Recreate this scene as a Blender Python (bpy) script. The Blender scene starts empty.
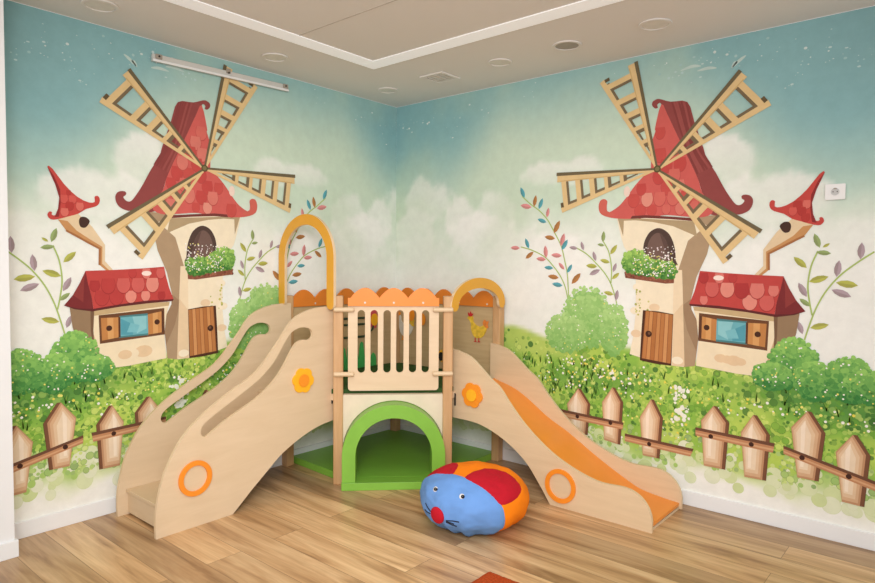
import bpy, bmesh, math, random
from mathutils import Vector, Matrix, noise
from mathutils.geometry import tessellate_polygon

scene = bpy.context.scene
COL = scene.collection
PI = math.pi
DATA = {"hub":[[2.271,2.073]],"blades":[[[2.271,2.073],[2.118,2.765],[1.887,2.68]],[[2.274,2.072],[2.744,2.591],[2.903,2.384]],[[2.273,2.069],[2.878,1.667],[2.692,1.492]],[[2.271,2.073],[1.558,2.099],[1.602,1.847]]],"roof_front":[[2.287,2.471],[2.251,2.33],[2.253,2.305],[2.222,2.206],[2.23,2.072],[2.181,2.033],[2.131,1.983],[2.064,1.899],[2.018,1.852],[1.959,1.819],[1.94,1.828],[1.937,1.862],[1.94,1.89],[1.921,1.906],[1.894,1.901],[1.88,1.871],[1.883,1.831],[1.904,1.804],[1.947,1.787],[2.008,1.775],[2.113,1.769],[2.248,1.774],[2.335,1.783],[2.472,1.766],[2.564,1.762],[2.614,1.8],[2.547,1.909],[2.526,1.977],[2.484,2.074],[2.442,2.159],[2.368,2.315],[2.327,2.402]],"roof_side":[[2.287,2.471],[2.274,2.48],[2.261,2.469],[2.266,2.453],[2.249,2.45],[2.229,2.471],[2.231,2.493],[2.248,2.503],[2.274,2.505],[2.345,2.477],[2.447,2.459],[2.491,2.336],[2.549,2.17],[2.568,2.106],[2.621,2.022],[2.667,1.934],[2.706,1.87],[2.74,1.826],[2.767,1.824],[2.785,1.845],[2.77,1.859],[2.77,1.875],[2.79,1.88],[2.816,1.871],[2.83,1.846],[2.825,1.812],[2.804,1.784],[2.757,1.767],[2.702,1.775],[2.602,1.774],[2.547,1.909],[2.526,1.977],[2.484,2.074],[2.442,2.159],[2.368,2.315],[2.327,2.402]],"roof_curl":[[1.938,1.828],[1.934,1.862],[1.94,1.89],[1.921,1.906],[1.894,1.901],[1.88,1.871],[1.883,1.831],[1.904,1.804],[1.953,1.787],[1.995,1.803]],"eave":[[2.113,1.787],[2.203,1.788],[2.357,1.773],[2.502,1.757],[2.503,1.739],[2.357,1.757],[2.204,1.77],[2.102,1.769]],"tower_front":[[2.008,1.778],[2.248,1.774],[2.503,1.744],[2.579,1.711],[2.471,1.622],[2.413,1.434],[2.391,1.178],[2.423,1.01],[2.464,0.848],[2.363,0.85],[2.185,0.879],[2.115,0.895],[2.136,1.008],[2.151,1.165],[2.147,1.364],[2.114,1.518],[2.062,1.589],[2.04,1.656]],"tower_side":[[2.405,1.759],[2.666,1.772],[2.61,1.669],[2.61,1.66],[2.584,1.538],[2.527,1.404],[2.496,1.268],[2.501,1.205],[2.533,1.144],[2.546,1.031],[2.53,0.862],[2.464,0.848],[2.423,1.01],[2.391,1.178],[2.413,1.434],[2.471,1.622]],"tower_edge":[[2.389,1.443],[2.439,1.443],[2.45,1.241],[2.458,1.065],[2.468,0.852],[2.39,0.848],[2.389,1.162]],"under_eave":[[2.014,1.777],[2.101,1.774],[2.503,1.739],[2.525,1.645],[2.379,1.712],[2.249,1.743],[2.136,1.758],[2.058,1.758],[2.055,1.656],[2.032,1.723]],"arch_win":[[2.192,1.554],[2.194,1.604],[2.209,1.647],[2.234,1.682],[2.266,1.7],[2.294,1.703],[2.326,1.69],[2.357,1.662],[2.379,1.619],[2.393,1.569],[2.4,1.5],[2.399,1.468],[2.21,1.489]],"arch_win_in":[[2.214,1.554],[2.221,1.603],[2.24,1.646],[2.267,1.67],[2.294,1.672],[2.319,1.65],[2.344,1.607],[2.356,1.553],[2.358,1.489],[2.221,1.489]],"box":[[2.068,1.425],[2.11,1.429],[2.392,1.394],[2.391,1.361],[2.339,1.357],[2.076,1.388]],"foliage":[[2.055,1.5],[2.071,1.544],[2.117,1.568],[2.175,1.563],[2.22,1.532],[2.265,1.502],[2.32,1.5],[2.379,1.492],[2.404,1.458],[2.402,1.416],[2.365,1.388],[2.301,1.39],[2.234,1.402],[2.167,1.41],[2.097,1.422],[2.062,1.455]],"door":[[2.198,1.184],[2.294,1.182],[2.392,1.169],[2.389,1.008],[2.387,0.847],[2.286,0.849],[2.184,0.861],[2.19,1.032]],"door_in":[[2.217,1.181],[2.294,1.177],[2.39,1.165],[2.383,1.008],[2.382,0.86],[2.285,0.86],[2.198,0.876],[2.205,1.033]],"door_knob":[[2.238,1.035],[2.256,1.037]],"c_roof":[[2.546,1.439],[2.674,1.429],[2.843,1.42],[2.998,1.415],[2.986,1.345],[2.968,1.268],[2.959,1.198],[2.811,1.217],[2.66,1.23],[2.486,1.234],[2.515,1.31],[2.534,1.383]],"c_roof_side":[[2.998,1.415],[3.029,1.347],[3.065,1.282],[3.111,1.225],[3.041,1.204],[2.959,1.194],[2.968,1.268],[2.986,1.345]],"c_eave":[[2.486,1.238],[2.66,1.234],[2.811,1.219],[2.959,1.2],[3.041,1.206],[3.111,1.225],[3.058,1.202],[2.965,1.185],[2.812,1.205],[2.66,1.217],[2.493,1.226]],"c_wall":[[2.511,1.222],[2.66,1.219],[2.812,1.207],[2.965,1.187],[2.968,1.075],[2.967,0.958],[2.948,0.839],[2.765,0.843],[2.63,0.856],[2.536,0.864],[2.55,1.031],[2.533,1.144]],"c_side":[[2.965,1.187],[3.083,1.212],[3.07,1.102],[3.039,0.985],[2.971,0.939],[2.968,1.075]],"shut_l":[[2.559,1.171],[2.65,1.156],[2.648,1.02],[2.558,1.029]],"shut_r":[[2.817,1.148],[2.92,1.149],[2.915,1.006],[2.817,1.019]],"c_win":[[2.65,1.152],[2.817,1.146],[2.817,1.023],[2.648,1.027]],"knobs":[[2.593,1.1],[2.875,1.081]],"hat":[[3.181,1.974],[3.156,1.966],[3.1,1.889],[3.035,1.826],[2.975,1.799],[2.943,1.804],[2.944,1.832],[2.928,1.84],[2.916,1.826],[2.919,1.798],[2.941,1.778],[2.99,1.761],[3.031,1.732],[3.078,1.715],[3.138,1.695],[3.17,1.694],[3.185,1.715],[3.175,1.735],[3.162,1.732],[3.164,1.719],[3.146,1.717],[3.132,1.754],[3.125,1.814],[3.145,1.886]],"hat_dark":[[3.181,1.974],[3.15,1.93],[3.12,1.858],[3.118,1.785],[3.128,1.71],[3.15,1.706],[3.132,1.754],[3.125,1.814],[3.145,1.886]],"neck":[[3.031,1.732],[3.078,1.715],[3.134,1.695],[3.094,1.637],[3.061,1.62],[2.974,1.571],[2.919,1.541],[2.922,1.448],[2.88,1.412],[2.841,1.411],[2.893,1.471],[2.891,1.564],[2.958,1.663]],"neck_dark":[[3.134,1.695],[3.094,1.637],[3.061,1.62],[2.974,1.571],[2.919,1.541],[2.922,1.448],[2.88,1.412],[2.863,1.412],[2.908,1.456],[2.905,1.552],[2.974,1.594],[3.04,1.638],[3.086,1.689]],"hole":[[2.971,1.693],[2.991,1.715],[3.018,1.714],[3.028,1.691],[3.02,1.661],[2.993,1.658]],"bushes":[[[3.058,0.929],[3.197,0.944],[3.053,1.081]],[[3.168,0.847],[3.279,0.861],[3.165,0.959]],[[3.325,0.876],[3.444,0.891],[3.321,1.003]],[[2.956,0.85],[3.068,0.863],[2.954,0.928]],[[3.416,0.843],[3.545,0.86],[3.413,0.932]],[[1.819,1.112],[2.028,1.124],[1.815,1.333]],[[2.018,1.044],[2.124,1.052],[2.014,1.225]],[[1.665,0.995],[1.846,1.009],[1.662,1.138]]],"pickets":[[[1.751,0.622],[1.825,0.526],[1.809,0.31],[1.704,0.315],[1.668,0.503]],[[2.001,0.662],[2.059,0.572],[2.045,0.289],[1.95,0.301],[1.93,0.553]],[[2.263,0.62],[2.323,0.512],[2.307,0.25],[2.217,0.25],[2.193,0.496]],[[2.644,0.635],[2.716,0.546],[2.7,0.265],[2.597,0.264],[2.574,0.537]],[[2.864,0.616],[2.935,0.513],[2.921,0.249],[2.826,0.247],[2.8,0.505]],[[3.136,0.679],[3.205,0.572],[3.18,0.304],[3.097,0.304],[3.059,0.578]],[[3.349,0.588],[3.409,0.491],[3.39,0.217],[3.31,0.221],[3.274,0.482]]],"rails":[[[1.566,0.451],[2.083,0.432],[2.079,0.4],[1.567,0.414]],[[2.094,0.362],[2.532,0.345],[2.519,0.311],[2.095,0.328]],[[2.543,0.481],[2.979,0.463],[2.973,0.426],[2.544,0.447]],[[3.024,0.46],[3.49,0.346],[3.484,0.313],[3.025,0.429]]],"railknobs":[[1.749,0.426],[1.992,0.422],[2.258,0.331],[2.633,0.448],[2.858,0.443],[3.117,0.418],[3.337,0.362]],"stem":[[[1.274,1.965],[1.353,1.901],[1.423,1.853],[1.491,1.784],[1.551,1.689],[1.601,1.601],[1.63,1.501],[1.653,1.401],[1.667,1.23]],[[1.27,1.598],[1.359,1.575],[1.462,1.53],[1.53,1.472],[1.597,1.393],[1.638,1.315],[1.661,1.23]],[[1.72,1.586],[1.798,1.543],[1.868,1.481],[1.928,1.419],[1.973,1.352],[2.004,1.271],[2.019,1.218]],[[1.917,1.625],[1.954,1.563],[1.973,1.488],[1.979,1.42],[1.976,1.352]],[[3.413,1.548],[3.337,1.489],[3.266,1.423],[3.206,1.341],[3.163,1.251],[3.134,1.16],[3.11,1.068]],[[3.161,1.554],[3.131,1.473],[3.118,1.368],[3.128,1.279],[3.143,1.205]]],"leaves":[[[1.296,1.952],[1.261,2.031],"b"],[[1.357,1.881],[1.262,1.901],"p"],[[1.376,1.884],[1.392,1.967],"o"],[[1.416,1.865],[1.448,1.942],"b"],[[1.484,1.803],[1.497,1.873],"p"],[[1.48,1.769],[1.408,1.795],"b"],[[1.542,1.69],[1.587,1.778],"o"],[[1.552,1.653],[1.467,1.668],"o"],[[1.599,1.599],[1.624,1.689],"p"],[[1.605,1.572],[1.651,1.644],"b"],[[1.607,1.532],[1.522,1.539],"p"],[[1.651,1.414],[1.688,1.474],"b"],[[1.63,1.436],[1.583,1.485],"p"],[[1.687,1.339],[1.754,1.414],"o"],[[1.261,1.59],[1.18,1.593],"p"],[[1.339,1.586],[1.307,1.66],"b"],[[1.311,1.513],[1.379,1.562],"o"],[[1.483,1.517],[1.473,1.607],"p"],[[1.482,1.506],[1.401,1.513],"p"],[[1.541,1.446],[1.468,1.451],"b"],[[1.586,1.378],[1.498,1.39],"o"],[[1.617,1.325],[1.533,1.336],"b"],[[1.729,1.581],[1.664,1.592],"v"],[[1.773,1.569],[1.754,1.63],"v"],[[1.865,1.496],[1.844,1.562],"v"],[[1.876,1.46],[1.793,1.466],"y"],[[1.819,1.404],[1.897,1.439],"v"],[[1.913,1.621],[1.919,1.696],"g"],[[1.925,1.6],[1.874,1.609],"g"],[[1.967,1.54],[2.014,1.604],"y"],[[1.966,1.487],[1.895,1.505],"y"],[[1.989,1.424],[2.011,1.485],"v"],[[1.982,1.378],[2.034,1.42],"y"],[[1.997,1.276],[1.926,1.291],"y"],[[2.012,1.235],[2.024,1.309],"v"],[[3.168,1.571],[3.141,1.648],"g"],[[3.222,1.54],[3.152,1.548],"g"],[[3.182,1.573],[3.215,1.594],"y"],[[3.11,1.462],[3.045,1.522],"y"],[[3.122,1.387],[3.214,1.417],"y"],[[3.114,1.304],[3.072,1.381],"v"],[[3.134,1.253],[3.079,1.294],"g"],[[3.25,1.415],[3.26,1.504],"v"],[[3.354,1.509],[3.358,1.597],"v"],[[3.348,1.372],[3.248,1.386],"y"],[[3.32,1.312],[3.229,1.347],"v"],[[3.135,1.136],[3.223,1.16],"y"],[[3.1,1.099],[3.076,1.169],"v"]],"stair_out":[[-2.383,0.01],[-2.385,0.05],[-2.382,0.138],[-2.365,0.232],[-2.339,0.325],[-2.309,0.389],[-2.279,0.445],[-2.239,0.504],[-2.186,0.559],[-2.132,0.602],[-2.075,0.643],[-1.998,0.689],[-1.914,0.736],[-1.837,0.773],[-1.775,0.809],[-1.715,0.862],[-1.659,0.923],[-1.611,0.977],[-1.571,1.027],[-1.537,1.074],[-1.493,1.115],[-1.439,1.145],[-1.367,1.168],[-1.283,1.18],[-1.168,1.183],[-1.168,0.417],[-1.274,0.403],[-1.385,0.372],[-1.494,0.327],[-1.598,0.27],[-1.687,0.2],[-1.797,0.113]],"stair_slot":[[-1.357,1.04],[-1.39,1.055],[-1.439,1.059],[-1.484,1.046],[-1.522,1.021],[-1.571,0.958],[-1.629,0.875],[-1.68,0.823],[-1.738,0.775],[-1.824,0.723],[-1.946,0.657],[-2.037,0.608],[-2.101,0.568],[-2.123,0.535],[-2.121,0.507],[-2.094,0.492],[-2.051,0.514],[-1.973,0.559],[-1.866,0.609],[-1.768,0.655],[-1.68,0.712],[-1.611,0.773],[-1.55,0.853],[-1.509,0.916],[-1.471,0.962],[-1.423,0.979],[-1.377,0.975],[-1.347,0.991],[-1.344,1.017]],"stair_ring":[[-2.161,0.274],[-2.065,0.25],[-2.16,0.375]],"stair_flower":[[-1.424,0.724],[-1.336,0.712],[-1.374,0.717]],"slide_out":[[1.107,0.883],[1.17,0.872],[1.262,0.837],[1.408,0.722],[1.485,0.669],[1.571,0.57],[1.676,0.464],[1.802,0.366],[1.923,0.296],[2.062,0.242],[2.194,0.213],[2.34,0.217],[2.41,0.201],[2.46,0.165],[2.492,0.116],[2.505,0.066],[2.504,0.008],[1.867,-0.005],[1.828,0.058],[1.763,0.144],[1.696,0.221],[1.586,0.303],[1.445,0.371],[1.297,0.41],[1.112,0.416]],"slide_ring":[[1.94,0.129],[2.041,0.152]],"slide_flower":[[1.268,0.593],[1.365,0.607],[1.321,0.601]],"slide_rear_top":[[1.046,0.872],[1.193,0.839],[1.32,0.772],[1.428,0.666],[1.533,0.525],[1.679,0.383],[1.817,0.295],[1.95,0.234],[2.127,0.186],[2.317,0.192],[2.409,0.155],[2.466,0.056],[2.457,-0.014]],"slide_surf":[[1.157,0.616],[1.293,0.578],[1.41,0.519],[1.579,0.411],[1.74,0.332],[1.92,0.226],[2.042,0.16],[2.16,0.102],[2.251,0.065],[2.382,0.045],[2.477,0.041]],"hen":[[0.93,0.984],[0.753,1.19],[1.175,1.208],[1.106,0.981],[0.565,0.725]],"deco":[[-0.681,1.029],[-0.339,1.024],[-0.338,0.762],[-0.191,1.166],[-0.031,0.645],[-0.448,0.57]],"white_deco":[[0.168,0.93],[0.247,1.036],[0.38,1.019]]}          # mural motifs in metres on the wall (distance from the room corner, height) and play-set profiles
H = 2.8
rnd = random.Random(7)

# ------------------------------------------------------------------ helpers
def lin(c):
    o = []
    for v in c[:3]:
        v = v / 255.0
        o.append(v / 12.92 if v <= 0.04045 else ((v + 0.055) / 1.055) ** 2.4)
    return (o[0], o[1], o[2], 1.0)

def mixc(a, b, t):
    return tuple(a[i] + (b[i] - a[i]) * t for i in range(3))

def mat_base(name, rough=0.5, spec=0.5):
    m = bpy.data.materials.new(name); m.use_nodes = True
    nt = m.node_tree; b = nt.nodes['Principled BSDF']
    b.inputs['Roughness'].default_value = rough
    b.inputs['Specular IOR Level'].default_value = spec
    return m, nt, b

def mat_plain(name, rgb, rough=0.5, spec=0.4, vary=0.06, scale=12.0, bump=0.0, bscale=200.0, coat=0.0, emit=0.0):
    m, nt, b = mat_base(name, rough, spec)
    tc = nt.nodes.new('ShaderNodeTexCoord')
    n = nt.nodes.new('ShaderNodeTexNoise'); n.inputs['Scale'].default_value = scale; n.inputs['Detail'].default_value = 3
    nt.links.new(tc.outputs['Object'], n.inputs['Vector'])
    r = nt.nodes.new('ShaderNodeValToRGB')
    c = lin(rgb)
    r.color_ramp.elements[0].position = 0.3; r.color_ramp.elements[1].position = 0.7
    r.color_ramp.elements[0].color = (c[0]*(1-vary), c[1]*(1-vary), c[2]*(1-vary), 1)
    r.color_ramp.elements[1].color = (min(1, c[0]*(1+vary)), min(1, c[1]*(1+vary)), min(1, c[2]*(1+vary)), 1)
    nt.links.new(n.outputs['Fac'], r.inputs['Fac']); nt.links.new(r.outputs['Color'], b.inputs['Base Color'])
    if coat: b.inputs['Coat Weight'].default_value = coat
    if emit:
        nt.links.new(r.outputs['Color'], b.inputs['Emission Color']); b.inputs['Emission Strength'].default_value = emit
    if bump:
        n2 = nt.nodes.new('ShaderNodeTexNoise'); n2.inputs['Scale'].default_value = bscale
        nt.links.new(tc.outputs['Object'], n2.inputs['Vector'])
        bp = nt.nodes.new('ShaderNodeBump'); bp.inputs['Strength'].default_value = bump; bp.inputs['Distance'].default_value = 0.003
        nt.links.new(n2.outputs['Fac'], bp.inputs['Height']); nt.links.new(bp.outputs['Normal'], b.inputs['Normal'])
    return m

def mat_wood(name, c1, c2, scale=(1.2, 1.2, 14), rough=0.42, spec=0.35, rot=(0, 0, 0)):
    """light veneer: noise stretched along one direction"""
    m, nt, b = mat_base(name, rough, spec)
    tc = nt.nodes.new('ShaderNodeTexCoord')
    mp = nt.nodes.new('ShaderNodeMapping'); mp.inputs['Scale'].default_value = scale; mp.inputs['Rotation'].default_value = rot
    nt.links.new(tc.outputs['Object'], mp.inputs['Vector'])
    n = nt.nodes.new('ShaderNodeTexNoise'); n.inputs['Scale'].default_value = 2.2; n.inputs['Detail'].default_value = 6; n.inputs['Roughness'].default_value = 0.62
    n.inputs['Distortion'].default_value = 0.5
    nt.links.new(mp.outputs['Vector'], n.inputs['Vector'])
    r = nt.nodes.new('ShaderNodeValToRGB')
    r.color_ramp.elements[0].position = 0.32; r.color_ramp.elements[0].color = lin(c1)
    r.color_ramp.elements[1].position = 0.68; r.color_ramp.elements[1].color = lin(c2)
    nt.links.new(n.outputs['Fac'], r.inputs['Fac']); nt.links.new(r.outputs['Color'], b.inputs['Base Color'])
    return m

def tag(o, label=None, cat=None, group=None, kind=None):
    if label: o['label'] = label
    if cat: o['category'] = cat
    if group: o['group'] = group
    if kind: o['kind'] = kind
    return o

def empty(name, loc, label, cat, group=None):
    o = bpy.data.objects.new(name, None); COL.objects.link(o); o.location = loc
    o.empty_display_size = 0.1
    return tag(o, label, cat, group)

def base_of(p):
    v = Vector((0, 0, 0))
    while p is not None:
        v += p.location; p = p.parent
    return v

def link(name, bm, mats, parent=None, smooth=False, bevel=0.0, origin=None):
    """bm is in world coordinates; the object's origin sits at its parent's (or at origin)"""
    me = bpy.data.meshes.new(name)
    off = Vector(origin) if origin is not None else (base_of(parent) if parent else Vector((0, 0, 0)))
    bmesh.ops.translate(bm, verts=bm.verts, vec=-off)
    bmesh.ops.recalc_face_normals(bm, faces=bm.faces)
    if smooth:
        for f in bm.faces: f.smooth = True
    bm.to_mesh(me); bm.free()
    mats = list(mats) if isinstance(mats, (list, tuple)) else [mats]
    for m in mats: me.materials.append(m)
    if len(mats) == 1:
        for f in me.polygons: f.material_index = 0
    o = bpy.data.objects.new(name, me); COL.objects.link(o)
    if parent:
        o.parent = parent
        if origin is not None: o.location = off - base_of(parent)
    else:
        o.location = off
    if bevel:
        md = o.modifiers.new('bevel', 'BEVEL'); md.width = bevel; md.segments = 2; md.limit_method = 'ANGLE'; md.angle_limit = math.radians(40)
    return o

def bm_box(x0, y0, z0, x1, y1, z1, bm=None):
    bm = bm or bmesh.new()
    vs = [bm.verts.new(p) for p in [(x0,y0,z0),(x1,y0,z0),(x1,y1,z0),(x0,y1,z0),(x0,y0,z1),(x1,y0,z1),(x1,y1,z1),(x0,y1,z1)]]
    for f in [(0,3,2,1),(4,5,6,7),(0,1,5,4),(1,2,6,5),(2,3,7,6),(3,0,4,7)]: bm.faces.new([vs[i] for i in f])
    return bm

def bm_plate(outline, holes, t0, t1, fn, bm=None):
    """extruded flat board: 2-D outline with holes, fn(a, b, t) -> world point"""
    bm = bm or bmesh.new()
    loops = [outline] + list(holes)
    flat = [q for l in loops for q in l]
    tris = tessellate_polygon([[Vector((a, b, 0)) for a, b in l] for l in loops])
    A = [bm.verts.new(fn(a, b, t0)) for a, b in flat]
    B = [bm.verts.new(fn(a, b, t1)) for a, b in flat]
    for t in tris:
        try:
            bm.faces.new([A[i] for i in t]); bm.faces.new([B[i] for i in reversed(t)])
        except ValueError: pass
    k = 0
    for l in loops:
        n = len(l)
        for i in range(n):
            j = (i + 1) % n
            bm.faces.new([A[k+i], A[k+j], B[k+j], B[k+i]]).material_index = 1
        k += n
    bmesh.ops.dissolve_limit(bm, angle_limit=0.001, verts=bm.verts, edges=bm.edges)
    return bm

def bm_tube(pts, rad, seg=10, bm=None, caps=True):
    bm = bm or bmesh.new()
    pts = [Vector(p) for p in pts]; rings = []
    for i, p in enumerate(pts):
        d = (pts[min(i+1, len(pts)-1)] - pts[max(i-1, 0)]).normalized()
        a = d.cross(Vector((0, 0, 1)))
        if a.length < 0.05: a = d.cross(Vector((0, 1, 0)))
        a.normalize(); b = d.cross(a).normalized()
        r = rad[i] if isinstance(rad, (list, tuple)) else rad
        rings.append([bm.verts.new(p + a*math.cos(2*PI*k/seg)*r + b*math.sin(2*PI*k/seg)*r) for k in range(seg)])
    for i in range(len(rings)-1):
        for k in range(seg):
            bm.faces.new([rings[i][k], rings[i][(k+1) % seg], rings[i+1][(k+1) % seg], rings[i+1][k]])
    if caps:
        bm.faces.new(rings[0]); bm.faces.new(rings[-1])
    return bm

def catmull(pts, n=5, closed=False):
    out = []; N = len(pts)
    rng = range(N) if closed else range(N-1)
    for i in rng:
        p0 = pts[(i-1) % N] if (closed or i > 0) else pts[i]
        p1 = pts[i]; p2 = pts[(i+1) % N]
        p3 = pts[(i+2) % N] if (closed or i+2 < N) else pts[i+1]
        for k in range(n):
            t = k / n
            out.append(tuple(0.5*((2*p1[c]) + (-p0[c]+p2[c])*t + (2*p0[c]-5*p1[c]+4*p2[c]-p3[c])*t*t + (-p0[c]+3*p1[c]-3*p2[c]+p3[c])*t**3) for c in (0, 1)))
    if not closed: out.append(tuple(pts[-1]))
    return out

def circle(cx, cy, r, n=32, a0=0.0):
    return [(cx + r*math.cos(a0 + 2*PI*k/n), cy + r*math.sin(a0 + 2*PI*k/n)) for k in range(n)]

def in_poly(p, poly):
    x, y = p; c = False; n = len(poly); j = n-1
    for i in range(n):
        xi, yi = poly[i]; xj, yj = poly[j]
        if (yi > y) != (yj > y) and x < (xj-xi)*(y-yi)/(yj-yi) + xi: c = not c
        j = i
    return c

def fbm(x, y, s=1.0, seed=0.0, octv=4):
    v = 0; a = 0.5; f = s
    for _ in range(octv):
        v += a*noise.noise(Vector((x*f + seed, y*f - seed*0.7, seed*1.3))); a *= 0.5; f *= 2.1
    return v

def sstep(a, b, x):
    if a == b: return 1.0 if x > a else 0.0
    t = max(0.0, min(1.0, (x-a)/(b-a))); return t*t*(3-2*t)

# ------------------------------------------------------------------ materials
M_birch = mat_wood('birch_ply', (219, 194, 160), (226, 202, 170), scale=(1.3, 1.3, 9), rough=0.45)
M_birch_h = mat_wood('birch_ply_level_grain', (216, 190, 154), (224, 199, 164), scale=(1.5, 1.5, 12), rough=0.45)
M_panel = mat_wood('panel_veneer', (188, 160, 118), (200, 174, 132), scale=(1.2, 1.2, 16), rough=0.5)
M_post = mat_wood('pine_post', (190, 146, 100), (208, 168, 124), scale=(9, 9, 0.9), rough=0.45)
M_edge = mat_plain('ply_edge', (224, 198, 162), 0.5)
M_white_ply = mat_plain('pale_board', (226, 212, 188), 0.5, vary=0.04)
M_orange = mat_plain('orange_lacquer', (240, 138, 44), 0.4, 0.4, vary=0.02)
M_orange_slide = mat_plain('orange_slide_sheet', (244, 150, 56), 0.32, 0.5, vary=0.02)
M_orange_ring = mat_plain('orange_ring', (244, 146, 44), 0.4, 0.4, vary=0.02)
M_mustard = mat_plain('mustard_lacquer', (224, 164, 52), 0.4, 0.4, vary=0.02)
M_yellow = mat_plain('yellow_lacquer', (252, 186, 40), 0.4, 0.4, vary=0.02)
M_flower_o = mat_plain('deep_orange_lacquer', (246, 150, 40), 0.4, 0.4, vary=0.02)
M_screw = mat_plain('screw_metal', (215, 205, 190), 0.35, 0.5)
M_dark = mat_plain('dark_plastic', (45, 40, 36), 0.5)
M_green = mat_plain('green_vinyl', (128, 184, 66), 0.38, 0.45, vary=0.04, bump=0.05, bscale=9)
M_green_mat = mat_plain('green_vinyl_mat', (88, 146, 44), 0.42, 0.4, vary=0.05, bump=0.1, bscale=6)
M_green_deck = mat_plain('dark_green_carpet', (62, 92, 48), 0.9, 0.1, bump=0.3, bscale=300)
M_white = mat_plain('white_paint', (240, 241, 242), 0.5, 0.3, vary=0.01)
M_plastic = mat_plain('white_plastic', (236, 236, 236), 0.35, 0.4, vary=0.01)
M_metal = mat_plain('brushed_metal', (205, 203, 198), 0.4, 0.5, vary=0.03)
M_greylens = mat_plain('grey_lens', (160, 150, 138), 0.5)
M_lens = mat_plain('pale_lens', (222, 216, 206), 0.5)
M_ceil = mat_plain('ceiling_paint', (226, 222, 217), 0.85, 0.1, vary=0.01, scale=2)
M_groove = mat_plain('ceiling_seam', (184, 176, 164), 0.9, 0.1)
M_strip = mat_plain('strip_white', (242, 242, 242), 0.5, 0.2, vary=0.0, emit=0.22)  # faint glow added so the trim stands out white against the ceiling

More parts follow.
